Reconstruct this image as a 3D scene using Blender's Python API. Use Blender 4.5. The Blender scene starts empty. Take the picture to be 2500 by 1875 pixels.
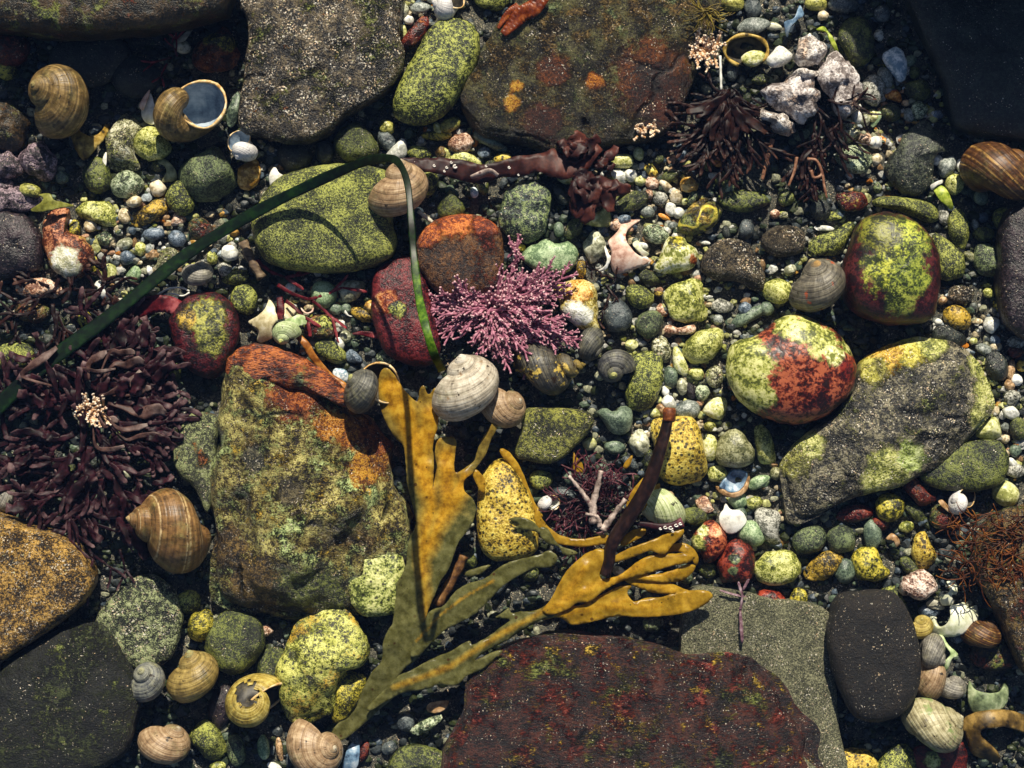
import bpy, bmesh, math, random
import numpy as np
from mathutils import Vector, Matrix, noise, geometry
R = math.radians
scene = bpy.context.scene
COL = scene.collection
# ------------------------------------------------------------------ camera, sky, sun, exposure
SC = 0.0002            # metres per photograph pixel on the pool bed
HC = 4500.0            # camera height above the bed, in the same pixel units
cam = bpy.data.cameras.new('camera'); cam_o = bpy.data.objects.new('camera', cam); COL.objects.link(cam_o)
cam_o.location = (0, 0, HC*SC); cam_o.rotation_euler = (0, 0, 0)
cam.sensor_width = 36.0; cam.lens = 36.0*HC/2500.0
cam.clip_start = 0.01; cam.clip_end = 200.0
scene.camera = cam_o
SUN_EL, SUN_AZ = 41.0, 3.0       # the sun stands beyond the top edge of the frame, a little to the right
world = bpy.data.worlds.new('World'); scene.world = world; world.use_nodes = True
wn = world.node_tree
sky = wn.nodes.new('ShaderNodeTexSky'); sky.sky_type = 'NISHITA'; sky.sun_disc = False
sky.sun_elevation = R(SUN_EL); sky.sun_rotation = R(SUN_AZ)
bg = wn.nodes['Background']; bg.inputs['Strength'].default_value = 0.045
wn.links.new(sky.outputs[0], bg.inputs['Color'])
sl = bpy.data.lights.new('sun', 'SUN'); sl.energy = 5.0; sl.angle = R(0.5); sl.color = (1.0, 0.92, 0.76)
sun = bpy.data.objects.new('sun', sl); COL.objects.link(sun)
sd = Vector((math.sin(R(SUN_AZ))*math.cos(R(SUN_EL)), math.cos(R(SUN_AZ))*math.cos(R(SUN_EL)), math.sin(R(SUN_EL))))
sun.rotation_euler = sd.to_track_quat('Z', 'Y').to_euler(); sun.location = sd*3
scene.view_settings.view_transform = 'Standard'; scene.view_settings.look = 'None'
scene.view_settings.exposure = 0.45; scene.view_settings.gamma = 1.0
scene.view_settings.use_curve_mapping = False
scene.cycles.max_bounces = 6; scene.cycles.transparent_max_bounces = 8
# ------------------------------------------------------------------ the clear water that fills the pool
def water():
    x, y, z0, z1 = .62, .5, -.011, .165
    V = [(-x, -y, z0), (x, -y, z0), (x, y, z0), (-x, y, z0), (-x, -y, z1), (x, -y, z1), (x, y, z1), (-x, y, z1)]
    me = bpy.data.meshes.new('water'); me.from_pydata(V, [], [(3, 2, 1, 0), (4, 5, 6, 7), (0, 1, 5, 4), (1, 2, 6, 5), (2, 3, 7, 6), (3, 0, 4, 7)])
    m = bpy.data.materials.new('water'); m.use_nodes = True; t = m.node_tree; t.nodes.remove(t.nodes['Principled BSDF'])
    v = t.nodes.new('ShaderNodeVolumePrincipled'); v.inputs['Color'].default_value = (.22, .42, 1, 1); v.inputs['Density'].default_value = .085; v.inputs['Anisotropy'].default_value = 0
    t.links.new(v.outputs[0], t.nodes['Material Output'].inputs['Volume']); me.materials.append(m)
    o = bpy.data.objects.new('water', me); COL.objects.link(o); o['label'] = 'clear bluish water filling the tide pool'; o['category'] = 'water'; o['kind'] = 'stuff'
water()
# ------------------------------------------------------------------ coordinates
TT = {'F': (0, 0, 0.8848), 'g': (880, 1100, 2.4578), 'h': (940, 560, 4.2538), 'k': (1650, 120, 4.366), 'm': (0, 720, 4.6083)}
for r_, y_ in zip('abcd', (0, 465, 930, 1395)):
    for c_, x_ in zip('1234', (0, 620, 1240, 1860)):
        TT[r_+c_] = (x_, y_, 3.45625)
def T(tile, pts):
    ox, oy, k = TT[tile]
    return [(ox+p[0]/k, oy+p[1]/k)+tuple(p[2:]) for p in pts]
def T1(tile, x, y):
    ox, oy, k = TT[tile]
    return ox+x/k, oy+y/k
def W(px, py, h=0.0):
    f = (HC-h)/HC
    return Vector(((px-1250)*SC*f, (937.5-py)*SC*f, h*SC))
rng = random.Random(7)
def E(cx, cy, rx, ry, ang=0, n=9):
    out = []; a0 = R(ang)
    r2 = random.Random(int(cx*13+cy*7))
    for i in range(n):
        t = 2*math.pi*i/n; k = 1+r2.uniform(-.09, .09)
        x, y = rx*k*math.cos(t), ry*k*math.sin(t)
        out.append((cx+x*math.cos(a0)+y*math.sin(a0), cy-x*math.sin(a0)+y*math.cos(a0)))
    return out
def smooth_closed(pts, n):
    P = np.array([p[:2] for p in pts], float); m = len(P); q = []
    for i in range(m):
        p0, p1, p2, p3 = P[i-1], P[i], P[(i+1) % m], P[(i+2) % m]
        for t in np.linspace(0, 1, 10, endpoint=False):
            q.append(.5*((2*p1)+(-p0+p2)*t+(2*p0-5*p1+4*p2-p3)*t*t+(-p0+3*p1-3*p2+p3)*t**3))
    q = np.array(q); d = np.linalg.norm(np.roll(q, -1, 0)-q, axis=1); s = np.concatenate([[0], np.cumsum(d)])
    u = np.linspace(0, s[-1], n, endpoint=False); qq = np.vstack([q, q[:1]])
    return np.stack([np.interp(u, s, qq[:, 0]), np.interp(u, s, qq[:, 1])], 1)
def area_centroid(q):
    x, y = q[:, 0], q[:, 1]; x2, y2 = np.roll(x, -1), np.roll(y, -1)
    c = x*y2-x2*y; A = c.sum()/2
    return abs(A), ((x+x2)*c).sum()/(6*A), ((y+y2)*c).sum()/(6*A)
# ------------------------------------------------------------------ object helpers
def tag(o, label, cat, group=None, kind=None):
    if label: o['label'] = label
    if cat: o['category'] = cat
    if group: o['group'] = group
    if kind: o['kind'] = kind
    return o
def link_mesh(name, verts, faces, mat, loc=(0, 0, 0), parent=None, smooth=True):
    me = bpy.data.meshes.new(name); me.from_pydata(verts, [], faces); me.update()
    if smooth: me.polygons.foreach_set('use_smooth', [True]*len(me.polygons))
    if mat: me.materials.append(mat)
    o = bpy.data.objects.new(name, me); COL.objects.link(o)
    o.location = loc
    if parent: o.parent = parent
    return o
def empty(name, loc):
    o = bpy.data.objects.new(name, None); COL.objects.link(o); o.location = loc; o.empty_display_size = .01
    return o
class MB:
    def __init__(s): s.v = []; s.f = []; s.a = []
    def tube(s, path, radii, sides=6, attr=None, flat=1.0):
        """a tapering tube along world-space points"""
        n = len(path); b0 = len(s.v); prev = None
        for i, p in enumerate(path):
            d = (path[min(i+1, n-1)]-path[max(i-1, 0)])
            d = d.normalized() if d.length > 1e-9 else Vector((0, 0, 1))
            u = prev-d*prev.dot(d) if prev is not None else d.orthogonal()
            if u.length < 1e-6: u = d.orthogonal()
            u.normalize(); prev = u; w = d.cross(u)
            for k in range(sides):
                t = 2*math.pi*k/sides
                s.v.append(tuple(p+(u*math.cos(t)+w*math.sin(t)*flat)*radii[i])); s.a.append(attr[i] if attr else i/(n-1))
        for i in range(n-1):
            for k in range(sides):
                k2 = (k+1) % sides
                s.f.append((b0+i*sides+k, b0+i*sides+k2, b0+(i+1)*sides+k2, b0+(i+1)*sides+k))
        s.f.append(tuple(b0+k for k in range(sides))[::-1]); s.f.append(tuple(b0+(n-1)*sides+k for k in range(sides)))
    def ribbon(s, path, widths, attr=None, roll=0.0, ruffle=0.0, camber=.12, cols=5):
        """a flat blade along world-space points; roll tilts it about its axis"""
        n = len(path); b0 = len(s.v)
        for i, p in enumerate(path):
            d = (path[min(i+1, n-1)]-path[max(i-1, 0)])
            d = d.normalized() if d.length > 1e-9 else Vector((0, 1, 0))
            side = d.cross(Vector((0, 0, 1)))
            side = side.normalized() if side.length > 1e-5 else Vector((1, 0, 0))
            up = side.cross(d); rr = roll(i/(n-1)) if callable(roll) else roll
            sd_ = side*math.cos(rr)+up*math.sin(rr); un = sd_.cross(d)
            for k in range(cols):
                t = k/(cols-1)*2-1
                off = un*(-camber*widths[i]*t*t)
                if ruffle: off += un*(ruffle*widths[i]*abs(t)**1.5*math.sin(i*1.7+t*2.2+b0))
                s.v.append(tuple(p+sd_*(t*widths[i]*.5)+off)); s.a.append(attr[i] if attr else i/(n-1))
        for i in range(n-1):
            for k in range(cols-1):
                a = b0+i*cols+k; s.f.append((a, a+1, a+cols+1, a+cols))
    def build(s, name, mat, origin, parent=None, attr='tip', thick=0):
        org = Vector(origin)
        o = link_mesh(name, [tuple(Vector(v)-org) for v in s.v], s.f, mat, (0, 0, 0) if parent else org, parent)
        at = o.data.attributes.new(attr, 'FLOAT', 'POINT'); at.data.foreach_set('value', s.a)
        if thick:
            m = o.modifiers.new('thickness', 'SOLIDIFY'); m.thickness = thick*SC; m.offset = 0
        return o
# ------------------------------------------------------------------ materials
def hx(c):
    if not isinstance(c, str): return tuple(c)[:3]+(1,)
    c = c.lstrip('#'); v = [int(c[i:i+2], 16)/255 for i in (0, 2, 4)]
    return tuple(x/12.92 if x <= .04045 else ((x+.055)/1.055)**2.4 for x in v)+(1,)
class NT:
    def __init__(s, name):
        s.m = bpy.data.materials.new(name); s.m.use_nodes = True; s.t = s.m.node_tree
        s.b = s.t.nodes['Principled BSDF']; s.out = s.t.nodes['Material Output']
    def n(s, typ, **kw):
        x = s.t.nodes.new('ShaderNode'+typ)
        for k, v in kw.items(): setattr(x, k, v)
        return x
    def l(s, a, b): s.t.links.new(a, b)
    def put(s, sock, v):
        if hasattr(v, 'is_output') or hasattr(v, 'links'): s.l(v, sock)
        else: sock.default_value = v
    def math(s, op, a, b=0.0, clamp=False):
        x = s.n('Math', operation=op, use_clamp=clamp); s.put(x.inputs[0], a); s.put(x.inputs[1], b); return x.outputs[0]
    def ramp(s, fac, cols, pos, interp='LINEAR'):
        x = s.n('ValToRGB'); cr = x.color_ramp; cr.interpolation = interp
        while len(cr.elements) < len(cols): cr.elements.new(.5)
        for e, c, p in zip(cr.elements, cols, pos): e.position = p
        for e, c, p in zip(cr.elements, cols, pos): e.position = p; e.color = hx(c)
        s.put(x.inputs[0], fac); return x.outputs[0]
    def step(s, v, lo, hi):
        x = s.n('MapRange', clamp=True); s.put(x.inputs[0], v); x.inputs[1].default_value = lo; x.inputs[2].default_value = hi
        return x.outputs[0]
    def mix(s, fac, a, b, blend='MIX'):
        x = s.n('Mix', data_type='RGBA', blend_type=blend)
        s.put(x.inputs[0], fac); s.put(x.inputs[6], hx(a) if isinstance(a, (str, tuple)) else a); s.put(x.inputs[7], hx(b) if isinstance(b, (str, tuple)) else b)
        return x.outputs[2]
    def noise(s, vec, sc, det=6, rough=.65, dist=0.0):
        x = s.n('TexNoise'); s.l(vec, x.inputs['Vector']); x.inputs['Scale'].default_value = sc
        x.inputs['Detail'].default_value = det; x.inputs['Roughness'].default_value = rough; x.inputs['Distortion'].default_value = dist
        return x.outputs[0]
    def voro(s, vec, sc, feat='F1'):
        x = s.n('TexVoronoi', feature=feat); s.l(vec, x.inputs['Vector']); x.inputs['Scale'].default_value = sc
        return x
PAL = {
 'moss': ('#0c110a', '#485022', '#b2b658'), 'mossd': ('#0f130e', '#363e20', '#747b38'), 'mossg': ('#131914', '#3d4833', '#7f8c5c'),
 'lime': ('#4e5420', '#a0a34a', '#d6d48c'), 'limew': ('#747a34', '#cbca7c', '#efedcc'), 'limes': ('#8a8d4a', '#bdbe7a', '#d9d8a4'),
 'yel': ('#3c3210', '#b8982e', '#e6d268'), 'yelmoss': ('#23220c', '#7f7a22', '#d0bf48'), 'ochre': ('#241c08', '#705b1c', '#c6a43c'),
 'amber': ('#8a6420', '#c99b48', '#e6c784'), 'greyg': ('#36423a', '#5a6a56', '#82917a'), 'pgreen': ('#556b4c', '#839c70', '#b4c69c'),
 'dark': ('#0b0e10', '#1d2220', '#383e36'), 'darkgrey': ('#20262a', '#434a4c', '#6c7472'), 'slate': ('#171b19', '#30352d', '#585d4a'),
 'spark': ('#080705', '#221b12', '#665a44'), 'redc': ('#1c0808', '#451311', '#7a3222'), 'rust': ('#28100a', '#63300f', '#aa6a34'),
 'white': ('#b4b5aa', '#dddcd2', '#f3f2ec'), 'cream': ('#9a8966', '#ccbc98', '#e8dcc2'), 'creamg': ('#72735a', '#a8a98c', '#d0d0b8'),
 'tan': ('#664d30', '#a38159', '#d0af86'), 'peach': ('#6e442e', '#c29776', '#eed5bf'), 'grey': ('#4c534d', '#797f78', '#a7aca4'),
 'bluegrey': ('#2c3742', '#52606c', '#8692a0'), 'bluewhite': ('#7d97a8', '#c0ccd2', '#eef1f0'), 'orange': ('#86460f', '#c87b22', '#e8ab54'),
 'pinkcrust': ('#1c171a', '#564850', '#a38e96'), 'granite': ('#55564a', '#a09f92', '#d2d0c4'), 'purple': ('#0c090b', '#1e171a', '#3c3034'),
 'brownm': ('#151007', '#3e2e18', '#7c6434'), 'brownsp': ('#140d04', '#523a12', '#c49a4c'), 'olive': ('#4a4a1c', '#87863c', '#b5b160'),
 'olivegrey': ('#4e5030', '#83825a', '#aaa984'), 'bed': ('#14171a', '#34362f', '#726d5a'),
}
def rock(name, cols, sc=520, pos=(.435, .5, .575), patch=None, dark=0.0, white=0.0, bump=.65, rough=.36, stretch=None, local=(), vein=None, darksc=420, bigw=.4, crack=0):
    """wet stone: fine speckle of three tones, larger algae patches, dark pits, pale specks that paint in glints and grains"""
    N = NT(name); tc = N.n('TexCoord'); oi = N.n('ObjectInfo')
    off = N.n('VectorMath', operation='ADD'); N.l(tc.outputs['Object'], off.inputs[0]); N.l(N.math('MULTIPLY', oi.outputs['Random'], 7.3), off.inputs[1])
    vec = off.outputs[0]; fv = vec
    if stretch:
        mp = N.n('Mapping'); N.l(vec, mp.inputs[0]); mp.inputs['Scale'].default_value = stretch[:3]
        if len(stretch) > 3: mp.inputs['Rotation'].default_value = (0, 0, R(stretch[3]))
        fv = mp.outputs[0]
    cols = PAL.get(cols, cols) if isinstance(cols, str) else cols
    gs = N.math('ADD', .62, N.math('MULTIPLY', oi.outputs['Random'], .8))
    na, nb = N.noise(fv, sc, 5, .74), N.noise(fv, sc*3.1, 2, .6)
    for q_, k_ in ((na, sc), (nb, sc*3.1)): N.l(N.math('MULTIPLY', gs, k_), q_.node.inputs['Scale'])
    n1 = N.math('ADD', N.math('MULTIPLY', na, .62), N.math('MULTIPLY', nb, .38))
    big = N.noise(vec, 110, 4, .6)
    f = N.math('ADD', n1, N.math('MULTIPLY', N.math('SUBTRACT', big, .5), bigw))
    c = N.ramp(f, cols, pos); pm = None
    for i, (pc, psc, lo, hi) in enumerate(patch or ()):
        pc = PAL.get(pc, pc) if isinstance(pc, str) else pc
        pf = N.math('ADD', N.noise(vec, psc, 6, .62, .3), N.math('MULTIPLY', N.math('SUBTRACT', n1, .5), .6))
        if i: pf = N.math('ADD', N.noise(vec, psc*1.13+31, 6, .62, .3), N.math('MULTIPLY', N.math('SUBTRACT', n1, .5), .55))
        sf = N.step(pf, lo, hi); pm = sf if pm is None else N.math('MAXIMUM', pm, sf)
        c = N.mix(sf, c, N.ramp(f, pc, pos))
    if local:
        wob = N.math('MULTIPLY', N.math('SUBTRACT', N.noise(tc.outputs['Object'], 170, 8, .72), .5), 2.0)
        for (lx, ly, lr, pc) in local[0:12]:
            pc = PAL.get(pc, pc) if isinstance(pc, str) else pc
            d = N.n('VectorMath', operation='DISTANCE'); sx = N.n('Mapping'); N.l(tc.outputs['Object'], sx.inputs[0]); sx.inputs['Scale'].default_value = (1, 1, 0)
            N.l(sx.outputs[0], d.inputs[0]); d.inputs[1].default_value = (lx, ly, 0)
            q = N.math('ADD', N.math('DIVIDE', d.outputs['Value'], lr), wob)
            q = N.math('ADD', q, N.math('MULTIPLY', N.math('SUBTRACT', n1, .5), 1.3))
            sf = N.step(q, 1.12, .86); pm = sf if pm is None else N.math('MAXIMUM', pm, sf)
            c = N.mix(sf, c, N.ramp(f, pc, pos))
    if vein:
        vx = N.noise(vec, 60, 2, .5); vv = N.math('ABSOLUTE', N.math('SUBTRACT', vx, .5))
        c = N.mix(N.step(vv, vein[1], vein[1]*.4), c, vein[0])
    if dark > 0:
        v = N.voro(vec, darksc); g = N.noise(vec, 170, 3, .6)
        q = N.math('SUBTRACT', v.outputs['Distance'], N.math('MULTIPLY', g, .75*dark))
        c = N.mix(N.math('MULTIPLY', N.step(q, .1, 0.0), .9), c, '#14120c')
    ck = None
    if crack:
        wv_ = N.n('VectorMath', operation='MULTIPLY_ADD'); nz_ = N.n('TexNoise'); N.l(vec, nz_.inputs['Vector']); nz_.inputs['Scale'].default_value = 45; nz_.inputs['Detail'].default_value = 5
        N.l(nz_.outputs['Color'], wv_.inputs[0]); wv_.inputs[1].default_value = (.02, .02, .02); N.l(vec, wv_.inputs[2])
        e_ = N.voro(wv_.outputs[0], crack, 'DISTANCE_TO_EDGE'); ck = N.math('MULTIPLY', N.step(e_.outputs['Distance'], .035, .004), N.step(N.noise(vec, 30, 3, .6), .46, .58))
        c = N.mix(N.math('MULTIPLY', ck, .85), c, '#0c0a08')
    spark = None
    if white > 0:
        g1 = N.noise(vec, 1150, 2, .5); sc_ = N.n('SeparateColor'); N.l(N.voro(vec, 900).outputs['Color'], sc_.inputs[0])
        sp = N.step(g1, .665-.13*white, .70-.13*white)
        gg = N.step(N.noise(vec, 150, 4, .7), .47, .62)
        spark = N.math('MULTIPLY', sp, gg)
        tint = N.ramp(sc_.outputs[1], ('#f2ece0', '#e9dcc4', '#f0c9a0', '#c9d2a0'), (0, .5, .8, 1))
        c = N.mix(spark, c, tint)  # sun glints painted into the base colour as pale specks
    N.l(c, N.b.inputs['Base Color'])
    bp = N.n('Bump'); bp.inputs['Strength'].default_value = bump; bp.inputs['Distance'].default_value = .0019
    hh = N.math('ADD', N.math('MULTIPLY', n1, 1.0), N.math('MULTIPLY', big, .5))
    if pm is not None: hh = N.math('ADD', hh, N.math('MULTIPLY', pm, .55))
    if ck is not None: hh = N.math('SUBTRACT', hh, N.math('MULTIPLY', ck, 1.2))
    N.l(hh, bp.inputs['Height']); N.l(bp.outputs[0], N.b.inputs['Normal'])
    N.b.inputs['Roughness'].default_value = rough
    if spark is not None: N.put(N.b.inputs['Roughness'], N.math('SUBTRACT', rough, N.math('MULTIPLY', spark, rough-.2)))
    N.b.inputs['Specular IOR Level'].default_value = .5
    return N.m
MATS = {}
def M(k):
    if k in MATS: return MATS[k]
    sp = {
     'moss': dict(dark=.2, sc=760, bigw=.34), 'mossd': dict(white=.05, sc=760), 'mossg': dict(white=.05, sc=760), 'lime': dict(sc=420, dark=.28, bump=.35), 'limew': dict(sc=300, dark=.2, bump=.3, pos=(.38, .49, .6)),
     'limes': dict(sc=260, bump=.15, dark=.12), 'yel': dict(sc=330, dark=.72, darksc=430, pos=(.39, .48, .6)), 'yelmoss': dict(sc=420, dark=.35), 'ochre': dict(sc=420, white=.12),
     'amber': dict(sc=240, bump=.2), 'greyg': dict(sc=800, bump=.25), 'pgreen': dict(sc=700, bump=.25, dark=.1), 'dark': dict(white=.03), 'darkgrey': dict(sc=900, white=.1, bump=.3),
     'slate': dict(white=.12), 'spark': dict(sc=700, white=.7, rough=.34, bump=1.0), 'redc': dict(sc=380, white=.05, patch=[('rust', 90, .56, .66)]), 'rust': dict(sc=380, patch=[('ochre', 100, .6, .68)], white=.06),
     'white': dict(sc=220, bump=.15, rough=.4), 'cream': dict(sc=260, bump=.2), 'creamg': dict(sc=260, bump=.2, dark=.16), 'tan': dict(sc=300, bump=.25), 'peach': dict(sc=380, bump=.7, dark=.25),
     'grey': dict(sc=800, bump=.2), 'bluegrey': dict(sc=600, bump=.2), 'bluewhite': dict(sc=200, bump=.12, dark=.08), 'orange': dict(sc=260, bump=.2), 'pinkcrust': dict(sc=380, bump=.8, dark=.3, white=.08),
     'granite': dict(sc=420, dark=.45, darksc=500), 'purple': dict(sc=500, white=.06), 'brownm': dict(sc=420, patch=[('redc', 70, .55, .64), ('mossd', 90, .58, .66)], white=.12, bump=.8), 'brownsp': dict(sc=620, white=.6, bump=1.0, rough=.34),
     'olive': dict(sc=480, bump=.3, dark=.1), 'olivegrey': dict(sc=480, bump=.3, dark=.2), 'bed': dict(white=.5, sc=1000, bigw=.2),
    }
    if k in sp: MATS[k] = rock('stone_'+k, k, **sp[k])
    elif k == 'mica': MATS[k] = rock('stone_mica', ('#2a2a1c', '#8b8a5c', '#dcdac0'), sc=380, white=.5, dark=.3, bump=.9, rough=.4, patch=[('moss', 90, .55, .64)])
    elif k == 'micag': MATS[k] = rock('stone_micag', ('#1c2619', '#71805a', '#c8d2b0'), sc=420, white=.35, dark=.3, bump=.8)
    elif k == 'redmoss': MATS[k] = rock('stone_redmoss', 'mossd', patch=[('redc', 80, .46, .54), ('moss', 70, .58, .66)], white=.1)
    elif k == 'redlime': MATS[k] = rock('stone_redlime', 'redc', sc=380, patch=[('rust', 70, .46, .6), ('lime', 60, .57, .62)])
    elif k == 'veined': MATS[k] = rock('stone_veined', 'ochre', sc=420, patch=[('mossd', 70, .45, .55)], vein=('#d8c84c', .03), white=.1)
    elif k == 'speck': MATS[k] = rock('stone_speck', ('#0f1614', '#39463a', '#8c9a62'), sc=360, white=.2, bump=.6, patch=[('bluegrey', 90, .6, .68)])
    elif k == 'shade': MATS[k] = rock('stone_shade', ('#14130f', '#2a2418', '#4e3c26'), sc=420, patch=[('redc', 60, .6, .72), ('mossd', 70, .55, .65)])  # dark tones that put shade into the stone's own colour
    return MATS[k]
# ------------------------------------------------------------------ stones
STONES = []       # (cx, cy, r) of what lies on the bed, for the scatter
OUTL = []
def profile(p, m_top, m_bot):
    a = np.linspace(0, math.pi, 400)
    f = np.abs(np.sin(a))**(2/p); z = np.sign(np.cos(a))*np.abs(np.cos(a))**(2/p)
    s = np.concatenate([[0], np.cumsum(np.hypot(np.diff(f), np.diff(z)*.6))]); h = s[len(s)//2]
    top = np.linspace(0, h, m_top+1)[1:]; bot = np.linspace(h, s[-1], m_bot+1)[1:-1]
    u = np.concatenate([top, bot])
    return np.interp(u, s, f), np.interp(u, s, z)
def S(tile, mat, shape, label, h=None, z=None, p=2.3, ang=None, rough=None, name=None, cat=None, local=None, group=None, part_of=None, res=None, seed=None, tilt=(0, 0)):
    pts = T(tile, shape)
    n0 = smooth_closed(pts, 64); A, cx, cy = area_centroid(n0)
    ext = max(np.ptp(n0[:, 0]), np.ptp(n0[:, 1])); mind = min(1.15*A/ext, ext)
    if res is None: res = int(max(18, min(150, ext/4.5)))
    q = smooth_closed(pts, res) - np.array([cx, cy])
    if (q[:, 0]*np.roll(-q[:, 1], -1)-np.roll(q[:, 0], -1)*-q[:, 1]).sum() < 0: q = q[::-1]
    if h is None: h = .5*mind
    rq = random.Random(int(cx*7+cy*5))
    if ang is None: ang = rq.choice((.0, .25, .4, .6)) if ext < 190 else 0
    if rough is None: rough = rq.uniform(.05, .1) if ext < 190 else .05
    if z is None: z = 6+.14*mind
    mt = max(6, int(res*.2)); mb = max(3, int(res*.07))
    f, zz = profile(p, mt, mb)
    hb = max(.35*mind, 14)+z*.6
    V = [(0, 0, h)]
    for fi, zi in zip(f, zz):
        for (x, y) in q: V.append((x*fi, -y*fi, zi*(h if zi >= 0 else hb)))
    V.append((0, 0, -hb)); V = np.array(V)
    sd_ = seed if seed is not None else int(cx*3+cy*11) % 9973
    r2 = random.Random(sd_); so = Vector((sd_*.37, sd_*.11, 0))
    half = .5*mind
    if ang > 0:        # broken faces
        U = V/np.array([half, half, max(h, 1)])
        for _ in range(int(5+ang*4)):
            t = r2.uniform(0, 2*math.pi); e = r2.uniform(.15, 1.2)
            nrm = np.array([math.cos(t)*math.cos(e), math.sin(t)*math.cos(e), math.sin(e)])
            d = U@nrm; lim = r2.uniform(.62, .92)
            over = np.maximum(d-lim, 0)*min(1, ang)
            over[V[:, 2] < 0] *= .3
            U = U-over[:, None]*nrm*np.array([.35, .35, 1.0])
        V = U*np.array([half, half, max(h, 1)])
    nv = V/np.array([half, half, max(h, 1)]); ln = np.linalg.norm(nv, axis=1)+1e-6; nv = nv/ln[:, None]
    w1, w2, w3 = 1.6/half, 4.5/half, .11
    amp = rough*half; amp3 = min(.9, half*.012)*(1 if half < 60 else 1.5)
    D = np.empty(len(V))
    for i, v in enumerate(V):
        pv = Vector(v)
        D[i] = amp*(1.5*noise.noise(pv*w1+so)+.7*noise.noise(pv*w2+so))+amp3*(noise.noise(pv*w3+so)*1.3+noise.noise(pv*.27+so))
    V = V+nv*D[:, None]
    if tilt != (0, 0): V[:, 2] += V[:, 0]*tilt[0]+V[:, 1]*tilt[1]
    Fc = []; mrings = len(f); k = res
    for j in range(k): Fc.append((0, 1+j, 1+(j+1) % k))
    for i in range(mrings-1):
        a, b = 1+i*k, 1+(i+1)*k
        for j in range(k): Fc.append((a+j, b+j, b+(j+1) % k, a+(j+1) % k))
    a = 1+(mrings-1)*k; e = len(V)-1
    for j in range(k): Fc.append((e, a+(j+1) % k, a+j))
    fct = (HC-z)/HC*SC
    me_v = [tuple(v) for v in V*fct]
    if isinstance(mat, str) and not local: m = M(mat)
    elif local:
        loc = []
        for (t2, lx, ly, lr, pc) in local:
            X, Y = T1(t2, lx, ly); loc.append(((X-cx)*fct, -(Y-cy)*fct, lr/TT[t2][2]*fct, pc))
        m = mat(loc)
    else: m = mat
    nm = name or ('pebble' if ext < 62 else 'stone' if ext < 330 else 'boulder')
    o = link_mesh(nm, me_v, Fc, m, W(cx, cy, z))
    ct = cat or (nm.replace('_', ' '))
    tag(o, label, ct, group or ({'pebble': 'pebbles on the pool bed', 'stone': 'stones on the pool bed', 'boulder': 'large stones of the pool'}.get(nm)))
    OUTL.append((n0, nm))
    return o
# ------------------------------------------------------------------ the large stones
def L(fn): return lambda loc: fn(loc)
S('F', 'shade', [(-60,-120),(300,-140),(500,-100),(492,10),(470,32),(330,62),(150,78),(0,62),(-60,40)], 'long dark reddish brown boulder reaching out of the upper edge over a black shadow', h=70, z=150, p=4, rough=.06)
S('F', rock('stone_sparkle', 'spark', crack=15, sc=640, white=.85, rough=.32, bump=1.0, patch=[('mossd',60,.56,.66),('rust',120,.68,.74)]), [(540,-40),(850,-40),(862,70),(866,150),(830,200),(760,242),(705,290),(640,306),(560,292),(515,272),(528,150),(540,60)], 'dark grey glittering block with straight sides beside the green oval stone', h=50, z=72, p=4, rough=.05, ang=.4)
S('F', 'moss', [(958,42),(1010,45),(1037,85),(1030,145),(1000,200),(960,250),(910,272),(860,258),(848,220),(870,165),(900,110),(930,62)], 'smooth green oval stone leaning between the glittering block and the patchy slab', h=58, z=50, p=2.5, rough=.03)
S('F', L(lambda loc: rock('stone_patchy_slab', ('#0c0a07','#2c2514','#6a663e'), crack=14, sc=620, white=.25, bump=1.0, patch=[('mossg',60,.54,.64),('brownm',75,.52,.62)], local=loc)),
  [(1100,20),(1180,-40),(1540,-40),(1545,60),(1520,120),(1500,185),(1470,240),(1430,292),(1330,312),(1200,335),(1130,312),(1040,292),(1000,230),(1012,180),(1045,95)], 'broad greenish brown slab spotted with rust red algae discs', h=40, z=60, p=4, rough=.06, ang=.5,
  local=[('F',1408,172,84,('#1c0a04','#4a220a','#7a4414')),('F',1425,215,70,('#120604','#2e1006','#50240c')),('F',1197,160,38,('#1e0c05','#4a220b','#743e16')),('F',1283,181,19,('#5c2a06','#a05a10','#cc8a24')),('F',1172,268,44,('#180907','#3a190c','#5e2e14')),('F',1105,225,18,('#7a4208','#c98a1c','#e0b040')),('F',1115,190,14,('#7a4208','#c98a1c','#e0b040'))])
S('a1', L(lambda loc: rock('stone_rust_knob', 'rust', sc=360, bump=.9, white=.1, patch=[('redc',90,.5,.6)], local=loc)), [(1880,230),(1965,300),(2022,430),(1990,560),(1850,600),(1690,595),(1610,500),(1645,390),(1750,300)], 'knobbly rust red stone with a yellow crest beside the glittering block', h=40, z=24, ang=.6, rough=.1,
  local=[('a1',1790,320,75,'yelmoss'),('a1',1930,380,80,'yelmoss')])
S('F', 'moss', [(620,377),(720,356),(820,362),(848,400),(850,480),(860,520),(840,562),(770,586),(690,592),(600,577),(556,532),(548,470),(575,412)], 'big rounded green boulder under the arching eelgrass blade', h=62, z=46, p=3.2, rough=.03, name='boulder', cat='boulder')
S('F', L(lambda loc: rock('stone_redtop', ('#190d07','#43270f','#744e28'), sc=480, bump=.8, patch=[('redc',70,.54,.64)], local=loc)), [(910,502),(950,472),(1010,462),(1060,475),(1085,512),(1085,580),(1062,625),(970,645),(905,585),(898,535)], 'red brown rounded stone with an orange rim above the pink coralline tuft', h=44, z=48, p=3, rough=.03,
  local=[('F',985,474,42,('#5a2008','#a04a14','#d4803a')),('F',925,505,32,('#5a2008','#a04a14','#d4803a')),('F',1050,480,30,('#4a1808','#8a3812','#c06a2c'))])
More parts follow.
